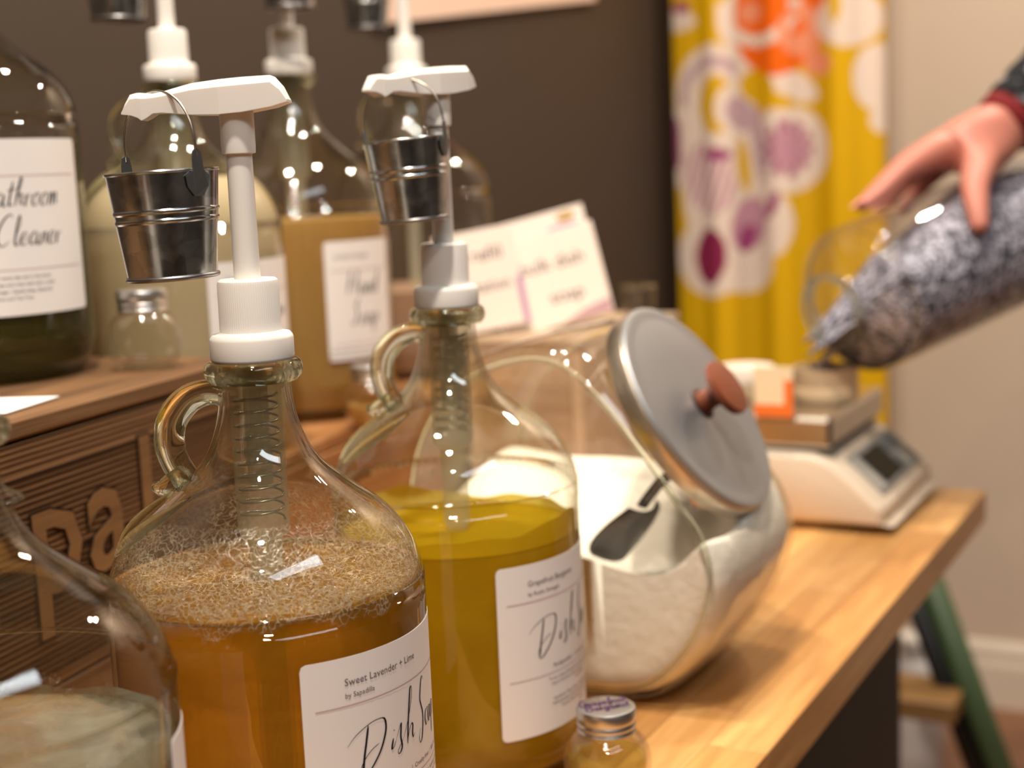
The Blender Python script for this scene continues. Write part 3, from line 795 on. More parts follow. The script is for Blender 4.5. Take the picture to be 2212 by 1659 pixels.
def soap_label(a0_deg, z0, w, h, head, by, word_y=.40, para=True):
    def f(J):
        R = JR; a0 = math.radians(a0_deg)
        L = obj('label', label_patch(R, a0, z0, w, h), M_PAPER, J, True, auto=30)
        RI = R + .0005
        x0 = .0205
        def put(name, vf, m): obj(name, cyl_map(vf, RI, a0 * 1.0 if False else a0, z0), m, L)
        put('printed_title', shift(text_vf(head, .0049), x0, h - .0132), M_INK_SOFT)
        put('printed_maker', shift(text_vf(by, .0035), x0, h - .0190), M_INK_SOFT)
        put('printed_rule', join(hline(.006, w - .006, h - .0226, .00055)), M_INK_PINK)
        # handwriting
        strokes = [[(-.0225, .010), (-.016, .0165), (-.006, .0215), (.002, .0225), (.006, .0205), (.0063, .013), (.002, .002), (-.0045, -.007), (-.0105, -.0125), (-.0130, -.0122), (-.0142, -.0085)],
                   [(-.0072, .0205), (-.0092, .010), (-.0112, 0), (-.0128, -.0115)], [(-.0142, -.0085), (-.012, -.003), (-.006, .003), (.0005, .006)]]
        W = []
        def st(q, s=(.00055, .0015)): W.append(ribbon(q, s, 6))
        for q in strokes: st([(x + .0235, y) for x, y in q])
        st([(.0360, .0050), (.0345, .0000), (.0345, -.0020), (.0362, -.0010), (.0385, .0030)]); st([(.0368, .0098), (.0372, .0105)], (.0008, .0012))
        st([(.0385, .0030), (.0425, .0105), (.0440, .0125), (.0435, .0080), (.0430, .0030), (.0440, -.0030), (.0425, -.0065), (.0405, -.0075), (.0398, -.0055), (.0420, -.0025), (.0455, .0010)])
        st([(.0455, .0010), (.0510, .0110), (.0555, .0220), (.0575, .0300), (.0570, .0335), (.0555, .0320), (.0535, .0220), (.0515, .0100), (.0505, .0020), (.0498, -.0040)])
        st([(.0500, -.0020), (.0530, .0050), (.0555, .0080), (.0568, .0060), (.0560, .0010), (.0568, -.0020), (.0590, .0000)])
        st([(.0755, .0310), (.0735, .0345), (.0705, .0290), (.0685, .0200), (.0700, .0150), (.0720, .0090), (.0715, .0010), (.0690, -.0080), (.0660, -.0100), (.0650, -.0060), (.0670, .0000)])
        st([(.0805, .0090), (.0775, .0080), (.0760, .0030), (.0775, -.0020), (.0805, .0010), (.0812, .0070), (.0805, .0090), (.0830, .0085)])
        st([(.0880, .0080), (.0850, .0085), (.0832, .0030), (.0842, -.0020), (.0865, .0010), (.0885, .0085), (.0878, .0000), (.0900, .0000)])
        st([(.0925, .0090), (.0905, -.0130)]); st([(.0912, .0030), (.0935, .0090), (.0960, .0080), (.0955, .0010), (.0922, -.0010)])
        vf = join(*W)
        vf = ([(p[0] * .76, p[1] * .70, 0) for p in vf[0]], vf[1])
        put('handwriting', shift(vf, x0 - .0012, h - .0490), M_INK)
        if para:
            rows_ = [('Biodegradable  |  Cruelty free  |  Safe for septic', .0030, h - .0775, 0), ]
            put('printed_note', shift(text_vf(rows_[0][0], .0034, 'CENTER'), w / 2 - .004, h - .0660), M_INK_SOFT)
            put('printed_rule', hline(.006, w - .006, h - .0692, .0005), M_INK_PINK)
            lines = ['To use, scrape off unwanted food particles, squeeze a small amount of', 'soap to the water while running to produce suds. Wash and rinse', 'well. Refill again.', '', 'Ingredients: Filtered Water, Vegetable Glycerine, Sodium Coco', 'Hydroxysultaine, Decyl Glucoside, Aspen Bark, Citric Acid, Olive', 'Coconut Milk, Potassium Sorbate, Grapefruit Oil,', 'extract']
            ws = []
            for i, s in enumerate(lines):
                if s: ws.append(shift(text_vf(s, .0026, 'CENTER'), w / 2 - .004, h - .0735 - i * .00315))
            put('printed_text', join(*ws), M_INK_SOFT)
    return f

def cleaner_label(a0_deg, z0, w, h, lines, size=.0075, xs=None, small='by Rustic Strength'):
    def f(J):
        R = JR; a0 = math.radians(a0_deg)
        L = obj('label', label_patch(R, a0, z0, w, h), M_PAPER, J, True, auto=30)
        def put(name, vf, m): obj(name, cyl_map(vf, R + .0005, a0, z0), m, L)
        put('printed_title', shift(text_vf(small, .0045), w * .12, h - .014), M_INK_SOFT)
        put('printed_rule', hline(.005, w - .005, h - .024, .0005), M_INK_PINK)
        y = h - .044
        for i, s in enumerate(lines):
            vf, tw = pen_text(s, size)
            put('handwriting', shift(vf, xs[i] if xs else (w - tw) / 2, y), M_INK); y -= size * 3.0
        put('printed_rule', hline(.005, w - .005, y + .010, .0005), M_INK_PINK)
        ws = []
        for i in range(4):
            ws.append(shift(text_vf(['Plant based and safe for every day use in the home', 'Mix with warm water, wipe and rinse well with a cloth', 'Ingredients: Water, Vinegar, Castile Soap, Essential', 'Oils of Lemon and Tea Tree'][i], .0033, 'CENTER'), w / 2, y + .004 - i * .0046))
        put('printed_text', join(*ws), M_INK_SOFT)
    return f

# ---- the three front jugs
jug_lav = jug((-.1234, .6951, T), handle_deg=-88, level=.179, liq=M_AMBER, lever_deg=179, foam=True,
    label='glass jug of amber dish soap with foam, labelled Sweet Lavender + Lime',
    lab=soap_label(18.2, .0530, .150, .105, 'Sweet Lavender + Lime', 'by Sapadilla'))
jug_grape = jug((-.0381, .8976, T), handle_deg=-80, level=.148, liq=M_OLIVE, lever_deg=222, film=.016, ext=.011, hscale=1.01,
    label='glass jug of olive yellow dish soap, labelled Grapefruit Bergamot',
    lab=soap_label(18.0, .0355, .150, .1045, 'Grapefruit Bergamot', 'by Rustic Strength'))
jug_clear = jug((-.2160, .5475, T), 1.03, hscale=.97, handle_deg=-110, level=.150, liq=M_GEL, lever_deg=150, film=.014, neckbead=True,
    label='glass jug of clear soap gel at the left edge, nearest of all',
    lab=lambda J: obj('label', label_patch(JR, math.radians(84), .076, .05, .083), M_PAPER, J, True, auto=30))

# foam in the amber jug
def foam(J, level, top):
    V, F, D = [], [], []; n = 200; m = 26
    rf = random.Random(2)
    for k in range(n):
        a = 2 * PI * k / n
        for j in range(m):
            zz = level - .012 + (top - level + .012) * j / (m - 1)
            r_ = r_at(zz) - .0014
            V.append((r_ * math.cos(a), r_ * math.sin(a), zz))
            t = (zz - level) / (top - level)
            rag = .0035 + .0025 * math.sin(7 * a + 1) + .002 * math.sin(17 * a) + rf.uniform(-.001, .001)
            D.append((.95 if level - zz < rag else 0.0) if zz < level else max(0, 1 - t) ** .5)
    F = [(k * m + j, ((k + 1) % n) * m + j, ((k + 1) % n) * m + j + 1, k * m + j + 1) for k in range(n) for j in range(m - 1)]
    # layer of froth on the surface
    base = len(V); rings = 14
    for j in range(rings + 1):
        r_ = (r_at(level) - .003) * j / rings
        for k in range(n):
            a = 2 * PI * k / n
            V.append((r_ * math.cos(a), r_ * math.sin(a), level + .0015 + .0012 * math.sin(9 * a + j) * (j > 0)))
            D.append(.75)
    F += [(base + j * n + k, base + j * n + (k + 1) % n, base + (j + 1) * n + (k + 1) % n, base + (j + 1) * n + k) for j in range(rings) for k in range(n)]
    o = obj('foam', (V, F), M_FOAM, J, True)
    at = o.data.attributes.new('froth', 'FLOAT', 'POINT'); at.data.foreach_set('value', D)
    tag(o, kind='stuff')
    # single bubbles crowding the glass
    bm = bmesh.new(); bmesh.ops.create_icosphere(bm, subdivisions=2, radius=1); s0 = bm_vf(bm)
    parts = []
    for i in range(900):
        a = rf.uniform(0, 2 * PI)
        t = rf.random() ** 2.0
        zz = level - .002 + (top - level) * t * .8
        rad = rf.uniform(.0005, .0013) * (1.15 - .5 * t)
        r_ = r_at(zz) - .0030 - rad
        c = (r_ * math.cos(a), r_ * math.sin(a), zz)
        parts.append(([(p[0] * rad + c[0], p[1] * rad + c[1], p[2] * rad + c[2]) for p in s0[0]], s0[1]))
    for i in range(500):
        a = rf.uniform(0, 2 * PI); q = math.sqrt(rf.random()) * (r_at(level) - .006); rad = rf.uniform(.0008, .0028)
        c = (q * math.cos(a), q * math.sin(a), level + rad * .5)
        parts.append(([(p[0] * rad + c[0], p[1] * rad + c[1], p[2] * rad + c[2]) for p in s0[0]], s0[1]))
    tag(obj('bubbles', join(*parts), M_BUBBLE, J, True), kind='stuff')
foam(jug_lav, .179, .217)

# bubbles round the ragged top of the clear gel
def gel_bubbles(J, level, n=500):
    bm = bmesh.new(); bmesh.ops.create_icosphere(bm, subdivisions=2, radius=1); s0 = bm_vf(bm)
    rf = random.Random(8); parts = []
    for i in range(n):
        a = rf.uniform(0, 2 * PI); rad = rf.uniform(.0004, .0015)
        zz = level + rf.gauss(0, .0025) + .004 * math.sin(5 * a) + .003 * math.sin(13 * a)
        r_ = r_at(zz) - .0032 - rad
        c = (r_ * math.cos(a), r_ * math.sin(a), zz)
        parts.append(([(p[0] * rad + c[0], p[1] * rad + c[1], p[2] * rad + c[2]) for p in s0[0]], s0[1]))
    tag(obj('bubbles', join(*parts), M_BUBBLE, J, True), kind='stuff')
gel_bubbles(jug_clear, .152)

# ---- the row of refill jugs on the crates
jug((-.372, 1.030, T + .2425), handle_deg=-150, level=.160, liq=M_DARKGREEN, lever_deg=-160,
    label='large jug of dark green bathroom cleaner standing on the crate at the left edge', lab=cleaner_label(-20, .046, .140, .116, ['Bathroom', 'Cleaner'], .0086, xs=[.056, .067]), seg=72)
jug((-.2628, 1.1948, T + .1505), 1.05, handle_deg=-85, level=.214, liq=M_MILKY, lever_deg=178, 
    label='jug of cream milky cleaner standing behind the amber jug', lab=cleaner_label(24, .066, .115, .085, ['All Purpose', 'Cleaner'], .0068, xs=[.022, .040], small='Tea Tree'), seg=72)
jug((-.1949, 1.3882, T + .1505), 1.10, handle_deg=-95, level=.166, liq=M_TEA, lever_deg=-75, 
    label='jug of tea-coloured liquid soap on the lower crate between the two front pumps', lab=cleaner_label(22, .050, .072, .098, ['Hand', 'Soap'], .0085), seg=72)
jug((-.1011, 1.633, T + .1505), 1.12, handle_deg=-95, level=.085, liq=M_ROSE, lever_deg=175,
    label='mostly empty jug farthest back, behind the grapefruit jug and its small pail', seg=72)

# ------------------------------------------------------------------ little galvanised pails hung on the pump nozzles
def pail(top, s=1.0, bail_deg=47, tilt=(0, 0), label='', seg=64):
    """top = world point the bail hangs from"""
    P = empty('tin_pail', top, 0, rot=(tilt[0], tilt[1], 0), label=label, cat='bucket', group='tin pails hung on pump nozzles')
    P.scale = (s, s, s)
    rt, rb, h = .0268, .0215, .0515
    zt = -.0385; zb = zt - h
    def R(z): return rb + (rt - rb) * (z - zb) / h
    prof = [(0, zb + .0022), (R(zb) - .0008, zb + .0022)]
    inn = [(R(zb + .004) - .0008, zb + .003), (rt - .0008, zt)]
    def bead(zc, w, a): return [(R(zc - w) , zc - w), (R(zc - w * .5) + a * .8, zc - w * .5), (R(zc) + a, zc), (R(zc + w * .5) + a * .8, zc + w * .5), (R(zc + w), zc + w)]
    zc1 = zb + h * .555; zc2 = zb + h * .64
    out = [(R(zb), zb + .002)] + bead(zc1, .0012, .0007) + bead(zc2, .0012, .0007) + [(rt, zt)]
    body = lathe([(0, zb + .0030), (R(zb) - .001, zb + .0030)] + [(rt - .0009, zt)] + [(rt, zt)] + list(reversed(out[:-1])) + [(0, zb + .0019)], seg)
    obj('pail_body', body, M_GALV, P, True, auto=35)
    th_ = [(2 * PI * k / 48) for k in range(48)]
    obj('rolled_rim', tube([Vector((rt * math.cos(a), rt * math.sin(a), zt)) for a in th_], .00085, 8, closed=True), M_GALV, P, True)
    obj('base_hoop', tube([Vector((R(zb) * math.cos(a), R(zb) * math.sin(a), zb + .0012)) for a in th_], .0013, 8, closed=True), M_RIMDARK, P, True)
    B = math.radians(bail_deg)
    for sgn in (0, PI):
        A = B + sgn
        # shield-shaped ear riveted over the rim: flat plate below, narrow tongue with an eye above
        shp = [(-.0060, -.0080), (-.0025, -.0125), (.0025, -.0125), (.0060, -.0080), (.0068, -.0030), (.0030, -.0005), (.0026, .0050), (.0020, .0085), (0, .0098), (-.0020, .0085), (-.0026, .0050), (-.0030, -.0005), (-.0068, -.0030)]
        V = []
        for o_ in (.0006, .0014):
            for x, z in shp:
                r_ = R(zt + min(z, 0)) + o_
                a = A + x / rt
                V.append((r_ * math.sin(a), -r_ * math.cos(a), zt + z))
        n = len(shp)
        F = [tuple(range(n))[::-1], tuple(range(n, 2 * n))] + [(i, (i + 1) % n, n + (i + 1) % n, n + i) for i in range(n)]
        obj('ear', (V, F), M_EAR, P)
    arc = []
    for k in range(25):
        t = PI * k / 24
        arc.append(Vector((math.sin(B) * rt * 1.03 * math.cos(t), -math.cos(B) * rt * 1.03 * math.cos(t), zt + .0065 + (.0320) * math.sin(t) ** .75)))
    obj('bail', tube(arc, .00062, 8), M_WIRE, P, True)
    return P
def nozzle(J, deg, x=.0355, z=.4142):
    a = math.radians(deg); b = J.location; s = J.scale
    return Vector((b.x + x * math.cos(a) * s.x, b.y + x * math.sin(a) * s.y, b.z + z * s.z))
pail(nozzle(jug_lav, 179, x=.0382), .975, 50, (0, -.035), label='small tin pail hanging from the amber jug pump, largest and sharpest of the pails')
pail(nozzle(jug_grape, 222, x=.0290, z=.4222), .93, 70, (0, -.07), label='small tin pail hanging from the pump of the grapefruit jug')
rowj = [o for o in COL.objects if o.name.startswith('glass_jug')]
jE, jF, jG = rowj[4], rowj[5], rowj[6]
pail(nozzle(jE, 178, z=.419), 1.0, 60, label='tin pail above the milky jug, cut off by the top left edge', seg=40)
pail(nozzle(jF, -75, z=.419), 1.0, 60, label='tin pail above the tea-coloured jug, cut off by the top edge', seg=40)
pail(nozzle(jG, 175, z=.417), 1.0, 60, label='tin pail above the farthest jug, cut off by the top edge', seg=40)

# ------------------------------------------------------------------ small sample jars
def sample_jar(loc, label, fill=None, s=1.0, rotz=0, writing=None):
    J = empty('sample_jar', loc, rotz, label=label, cat='jar', group='small sample jars with ribbed metal lids')
    J.scale = (s, s, s)
    pr = smooth_prof([(0, .0012), (.012, .001), (.0175, .0), (.0215, .003), (.0245, .010), (.0260, .020), (.0250, .029), (.0215, .0355), (.0178, .0388), (.0160, .0400), (.0158, .045)], 4)
    V, F = lathe(pr, 64)
    # two flattened cheeks, front and back, as on the real jars
    def flat(V, lim):
        out = []
        for x, y, z in V:
            out.append((x, max(-lim, min(lim, y)) if abs(y) > lim else y, z))
        return out
    obj('glass_body', (flat(V, .0222), F), M_GLASS_THIN, J, True)
    obj('inner_wall', (flat([(x * .90, y * .90, z * .95 + .003) for x, y, z in V], .0200), F), M_GLASS_THIN, J, True)
    if fill:
        lv = fill[1]
        lp = [(0, .0035)] + [(max(.0, r * .885), z * .95 + .003) for r, z in pr[3:] if z * .95 + .003 < lv]
        lp += [(lp[-1][0], lv), (0, lv)]
        V2, F2 = lathe(lp, 48)
        obj('liquid', (flat(V2, .0196), F2), fill[0], J, True, auto=40)
    lid = [(.0150, .0405), (.0172, .0405), (.0176, .0415), (.0168, .0432), (.0176, .0448), (.0176, .0456), (.0168, .0470), (.0174, .0482), (.0176, .0490), (.0176, .0540), (.0170, .0552), (.0160, .0555), (0, .0553)]
    n = 60; V, F = [], []
    for j, (r, z) in enumerate(lid):
        for i in range(2 * n):
            k = .00018 if (i % 2 and 8 <= j <= 9) else 0
            V.append(((r + k) * math.cos(PI * i / n), (r + k) * math.sin(PI * i / n), z))
    m = 2 * n
    for j in range(len(lid) - 1):
        for i in range(m): F.append((j * m + i, j * m + (i + 1) % m, (j + 1) * m + (i + 1) % m, (j + 1) * m + i))
    Ld = obj('lid', (V, F), M_ALU, J, True, auto=35)
    if writing:
        y = .0035
        for s_ in writing:
            vf, tw = pen_text(s_, .0040, (.20, .32))
            obj('handwriting', ([(p[0] - tw / 2, p[1] + y, .05565) for p in vf[0]], vf[1]), M_PURPLE, Ld); y -= .0085
    return J
sample_jar((.0475, .8270, T), 'sample jar of pale yellow soap with purple handwriting on its metal lid, front centre', (M_PALEOIL, .026), 1.0, math.radians(18), ['Grapefruit', 'Bergamot'])
sample_jar((-.2587, 1.0324, T + .2425), 'empty sample jar standing on the weathered crate top beside the green jug', None, 1.0, math.radians(20))
sample_jar((-.125, 1.285, T + .1505), 'blurred sample jar on the lower crate in front of the tea-coloured jug', (M_TEA, .02), .98, .3)

# card lying on the crate
cd = empty('name_card', cr(0, 0, T + .2425), -CA, label='white paper card lying on the crate top at the left edge', cat='card')
obj('paper', (lambda a: (a[0], a[1]))(prism([(-.0205, .0755), (-.004, -.055), (-.075, -.075), (-.0895, .058)], .0001, .0007)), M_PAPER, cd)
vf, tw = pen_text('Bath', .006)
obj('handwriting', ([(-.020 - p[1], -.01 + p[0], .0009) for p in vf[0]], vf[1]), M_INK, cd)

# ------------------------------------------------------------------ slanted counter jar full of white powder
cj = empty('counter_jar', room(-.402, .970, T), -ANG, label='big slanted glass counter jar of white powder with an aluminium lid', cat='jar')
# outline in the plane across the table: (x to the table front, z); y runs along the table; near face y = -.085
OL = [(-.075, .000), (.005, .000), (.040, .010), (.068, .040), (.084, .075), (.088, .100), (.080, .128), (.062, .152), (.040, .182), (.012, .216), (-.012, .240), (-.035, .252), (-.065, .252), (-.105, .238), (-.140, .205), (-.160, .160), (-.162, .110), (-.148, .060), (-.118, .018)]
OLs = [(p.x, p.y) for p in spline([(x, z, 0) for x, z in OL], 4, closed=True)]
cxm = sum(p[0] for p in OLs) / len(OLs); czm = sum(p[1] for p in OLs) / len(OLs)
def jar_shell(ins, half, names=None):
    """rounded drum: slices along y, inset near both flat faces"""
    sl = [(-half, .80), (-half + .0015, .90), (-half + .006, .955), (-half + .014, .985), (-half + .028, 1.0), (0, 1.01), (half - .028, 1.0), (half - .014, .985), (half - .006, .955), (half - .0015, .90), (half, .80)]
    V, F = [], []; n = len(OLs)
    for y, s in sl:
        for x, z in OLs:
            dx, dz = x - cxm, z - czm; L = math.hypot(dx, dz)
            q = max(0, s - ins / L)
            zz = czm + dz * q
            V.append((cxm + dx * q, y, max(zz, ins if ins else 0.0)))
    for j in range(len(sl) - 1):
        for i in range(n): F.append((j * n + i, (j + 1) * n + i, (j + 1) * n + (i + 1) % n, j * n + (i + 1) % n))
    F.append(tuple(range(n))); F.append(tuple(reversed(range((len(sl) - 1) * n, len(sl) * n))))
    return V, F
obj('glass_body', jar_shell(0, .085), M_GLASS_THIN, cj, True, auto=50)
# faceted rings moulded into the near and far flat faces
for sy in (-1, 1):
    pts = [Vector((cxm + (x - cxm) * .905, sy * .0845, max(.004, czm + (z - czm) * .905))) for x, z in OLs]
    obj('moulded_edge', tube(pts, .0018, 8, closed=True), M_GLASS_SOLID, cj, True)
# powder: the inner drum with everything above the heap surface brought down onto it
Vp, Fp = jar_shell(.004, .081)
def heap(x, y):
    h = .104 + .30 * max(0, y + .02) + .10 * max(0, -x - .02) + .004 * math.sin(40 * x) * math.cos(33 * y)
    h += -.045 * math.exp(-((x - .02) / .04) ** 2 - ((y + .03) / .035) ** 2) + .020 * math.exp(-((x - .075) / .02) ** 2)
    return min(h, .205)
bmj = bmesh.new(); bv = [bmj.verts.new(p) for p in Vp]
for f in Fp: bmj.faces.new([bv[i] for i in f])
bmesh.ops.triangulate(bmj, faces=[f for f in bmj.faces if len(f.verts) > 4])
bmesh.ops.subdivide_edges(bmj, edges=list(bmj.edges), cuts=1, use_grid_fill=True)
for q in bmj.verts:
    hh = heap(q.co.x, q.co.y)
    if q.co.z > hh: q.co.z = hh
obj('powder', bm_vf(bmj), M_POWDER, cj, True)
# mouth: neck, flange and lid along the slanted axis
el = math.radians(33)
nv = Vector((math.cos(el), 0, math.sin(el)))
MQ = Vector((.0140, 0, .1825))          # middle of the slanted cut
rotm = nv.to_track_quat('Z', 'X').to_euler()
neck = lathe([(.060, -.022), (.0655, -.004), (.068, .006), (.074, .008), (.0765, .0105), (.0765, .0135), (.074, .0155)], 64)
obj('mouth_flange', neck, M_GLASS_THIN, cj, True, loc=MQ, rot=rotm)
lid = obj('lid', lathe([(.0805, .0150), (.0818, .0155), (.0822, .0300), (.0812, .0322), (.0780, .0328), (.0740, .0322), (.0700, .0326), (.040, .0338), (0, .0340)], 80), M_ALULID, cj, True, loc=MQ, rot=rotm, auto=40)
obj('lid_band', lathe([(.0823, .0158), (.0827, .0165), (.0827, .0285), (.0823, .0292)], 80), M_BRASSY, lid, True)
obj('knob', lathe([(.0, .034), (.0085, .034), (.0078, .042), (.0090, .051), (.0200, .0525), (.0212, .0555), (.0205, .0585), (.0120, .0605), (0, .0608)], 48), M_KNOB, lid, True, auto=50)
obj('knob_washer', lathe([(.0105, .0338), (.0120, .0342), (.0118, .0352), (.0088, .0353)], 32), M_KNOBSTEM, lid, True)
# scoop stuck in the powder
sc = empty('metal_scoop', room(-.402, .970, T) + Vector((0, 0, 0)), -ANG, label='dark metal scoop stuck in the white powder inside the counter jar', cat='scoop')
bl = []; nn = 14
V, F = [], []
axs = Vector((.62, -.25, .74)).normalized(); sd = Vector((.3, .95, .0)); sd = (sd - axs * sd.dot(axs)).normalized(); nr = axs.cross(sd)
O0 = Vector((-.008, -.044, .107))
for j in range(9):
    t = j / 8
    wj = .0320 * (math.sin(PI * (.18 + .72 * t)) ** .7)
    for i in range(nn + 1):
        q = -1 + 2 * i / nn
        V.append(tuple(O0 + axs * (-.008 + .050 * t) + sd * wj * q + nr * (-.012 * (1 - q * q) * (1 - .4 * t))))
F = [(j * (nn + 1) + i, j * (nn + 1) + i + 1, (j + 1) * (nn + 1) + i + 1, (j + 1) * (nn + 1) + i) for j in range(8) for i in range(nn)]
V2 = [tuple(Vector(p) + nr * .0012) for p in V]; m = len(V)
F += [tuple(reversed([k + m for k in f])) for f in F]
obj('bowl', (V, F) if False else (V + V2, F), M_SCOOP, sc, True)
hpth = spline([O0 + axs * .040, O0 + axs * .055, O0 + axs * .066 + Vector((.004, 0, .003)), O0 + axs * .072 + Vector((.014, -.002, .004))], 6)
obj('handle', tube(hpth, [(.0045, .0022)] * len(hpth), 10), M_SCOOP, sc, True)

# ------------------------------------------------------------------ kitchen scale
sc_o = room(-.334, 1.3986, T)
ks = empty('kitchen_scale', sc_o, -ANG, label='pale counter scale with keypad and steel pan at the far table end', cat='scale')
# local x: 0 at the front, negative to the back; y along the table 0..W
W_ = .225
prof = [(-.250, .012), (-.012, .008), (-.002, .012), (.0, .024), (-.006, .031), (-.028, .052), (-.050, .070), (-.066, .0765), (-.090, .079), (-.240, .079), (-.250, .072)]
def loft(prof, W, bev):
    V, F = [], []; n = len(prof)
    cx = sum(p[0] for p in prof) / n; cz = sum(p[1] for p in prof) / n
    sl = [(0, -bev), (bev * .3, -bev * .35), (bev, 0), (W - bev, 0), (W - bev * .3, -bev * .35), (W, -bev)]
    for y, ins in sl:
        for x, z in prof:
            dx, dz = x - cx, z - cz; L = math.hypot(dx, dz); k = 1 + ins / L
            V.append((cx + dx * k, y, cz + dz * k))
    for j in range(len(sl) - 1):
        for i in range(n): F.append((j * n + i, j * n + (i + 1) % n, (j + 1) * n + (i + 1) % n, (j + 1) * n + i))
    F.append(tuple(reversed(range(n)))); F.append(tuple(range((len(sl) - 1) * n, len(sl) * n)))
    return V, F
psm = [(p.x, p.y) for p in spline([(x, z, 0) for x, z in prof], 3, closed=True)]
obj('body', loft(psm, W_, .008), M_SCALE, ks, True, auto=50)
for fx in (-.03, -.22):
    for fy in (.03, W_ - .03):
        obj('foot', lathe([(0, 0), (.012, 0), (.013, .003), (.012, .013), (0, .013)], 20), M_SCALE_DK, ks, True, loc=(fx, fy, 0), auto=40)
obj('tray', join(box(-.245, -.052, .004, W_ - .004, .083, .1145, .004)), M_STEELPAN, ks)
obj('tray_gasket', box(-.240, -.058, .010, W_ - .010, .0785, .0832), M_SCALE_DK, ks)
# keypad on the sloping front: plane from (-.046,.0665) down to (-.008,.033)
pd = Vector((-.046, 0, .0672)); pe = Vector((-.0085, 0, .0335)); sd_ = (pe - pd); SL = sd_.length; sdn = sd_.normalized(); nrm = Vector((-sdn.z, 0, sdn.x)); nrm = nrm if nrm.z > 0 else -nrm
def onpad(y0, y1, s0, s1, h0, h1):
    V = []
    for h in (h0, h1):
        for y, s in ((y0, s0), (y0, s1), (y1, s1), (y1, s0)):
            p = pd + sdn * (s * SL) + nrm * h; V.append((p.x, y, p.z))
    return V, [(3, 2, 1, 0), (4, 5, 6, 7), (0, 1, 5, 4), (1, 2, 6, 5), (2, 3, 7, 6), (3, 0, 4, 7)]
pad = obj('keypad', onpad(.034, .208, .0, .98, -.001, .0032), M_PANEL, ks)
obj('display', onpad(.062, .136, .12, .88, .0033, .0042), M_LCD, pad)
for i in range(3):
    obj('key', onpad(.142 + i * .021, .157 + i * .021, .12, .42, .0033, .0048), M_KEYB, pad)
    obj('key', onpad(.142 + i * .021, .157 + i * .021, .58, .88, .0033, .0048), M_KEYB if i != 1 else M_KEY, pad)
obj('printed_strip', onpad(.040, .054, .1, .9, .0033, .0037), M_KEY, pad)

def round_tin(loc, label, r, h, lidmat, open_top=True):
    t = empty('round_tin', loc, 0, label=label, cat='tin')
    if open_top:
        obj('tin_body', lathe([(0, 0), (r * .97, 0), (r, .0015), (r, h * .40), (r * .985, h * .43), (r * .985, h * .47), (r, h * .5), (r, h * .92), (r * 1.01, h * .95), (r * 1.01, h), (r * .97, h), (r * .96, .002), (0, .002)], 56), M_TIN, t, True, auto=40)
        obj('salt_fill', lathe([(0, .003), (r * .955, .003), (r * .955, h * .72), (r * .5, h * .78), (0, h * .86)], 40), M_SALT, t, True)
    else:
        obj('tin_body', lathe([(0, 0), (r * .97, 0), (r, .0015), (r, h * .55), (0, h * .55)], 56), M_TIN, t, True, auto=40)
        obj('lid', lathe([(r * 1.005, h * .50), (r * 1.03, h * .52), (r * 1.03, h * .96), (r * 1.0, h), (r * .9, h), (r * .87, h * .97), (0, h * .97)], 56), lidmat, t, True, auto=40)
    return t
round_tin((.3334, 1.5351, T + .1145), 'open round tin on the scale pan receiving the poured salts', .0335, .036, M_TIN)
round_tin((.2553, 1.5787, T + .1145), 'closed round tin with a pale lid on the scale pan beside the jar lid', .030, .034, M_TINLID, False)
oc = empty('orange_card', Vector((.262, 1.447, T + .1145)), -ANG, label='small cream card with an orange border standing before the two tins', cat='card')
obj('card_body', box(-.020, .020, -.002, .002, 0, .050), M_CREAM, oc)
obj('orange_border', join(box(-.020, .020, -.0026, -.0021, 0, .012), box(.011, .020, -.0026, -.0021, .0121, .037)), M_ORANGE, oc)

# ------------------------------------------------------------------ poured jar of salts, held by a hand
Mo = Vector((.3232, 1.4775, 1.0122))                 # mouth centre
ax = Vector((.82, .52, .22)).normalized()
q = ax.to_track_quat('Z', 'Y')
pj = empty('pouring_jar', Mo, 0, rot=q.to_euler(), label='tilted glass jar of grey lavender salts being poured over the scale', cat='jar')
JP = smooth_prof([(.0360, 0), (.0385, .002), (.0385, .008), (.0355, .0105), (.0355, .018), (.045, .026), (.066, .037), (.0755, .050), (.078, .065), (.078, .335), (.074, .350), (.060, .356), (0, .354)], 3)
obj('glass_body', lathe(JP, 72), M_GLASS_THIN, pj, True)
obj('mouth_ring', tube([Vector((.0372 * math.cos(a), .0372 * math.sin(a), .004)) for a in [2 * PI * k / 56 for k in range(56)]], .0030, 10, closed=True), M_GLASS_SOLID, pj, True)
obj('thread_ring', tube([Vector((.0360 * math.cos(a), .0360 * math.sin(a), .0125)) for a in [2 * PI * k / 56 for k in range(56)]], .0018, 8, closed=True), M_GLASS_SOLID, pj, True)
# salts: inner body, everything above the sliding surface brought down to it (world space), back to local
MW = Matrix.Translation(Mo) @ q.to_matrix().to_4x4(); MI = MW.inverted()
Vi, Fi = lathe([(0, .006)] + [(max(0, r - .003), z) for r, z in JP if .0055 < z < .352] + [(0, .351)], 72)
rsalt = random.Random(4)
def salt_h(x):     # world height of the sliding surface: steep near the mouth
    return Mo.z - .030 + (x - Mo.x) * 1.0
out = []
for p in Vi:
    w = MW @ Vector(p)
    h = salt_h(w.x) + .003 * math.sin(w.x * 210) * math.cos(w.y * 190)
    if w.z > h: w.z = h
    out.append(tuple(MI @ w))
tag(obj('salts', (out, Fi), M_SALT, pj, True), kind='stuff')
gr = []
bm = bmesh.new(); bmesh.ops.create_icosphere(bm, subdivisions=1, radius=1); s0 = bm_vf(bm)
dn_ = (Vector((0, 0, -1)) + ax * ax.z).normalized()
lip = MW @ Vector((0, 0, .004)) + dn_ * .036
dst = Vector((.3334, 1.530, T + .148))
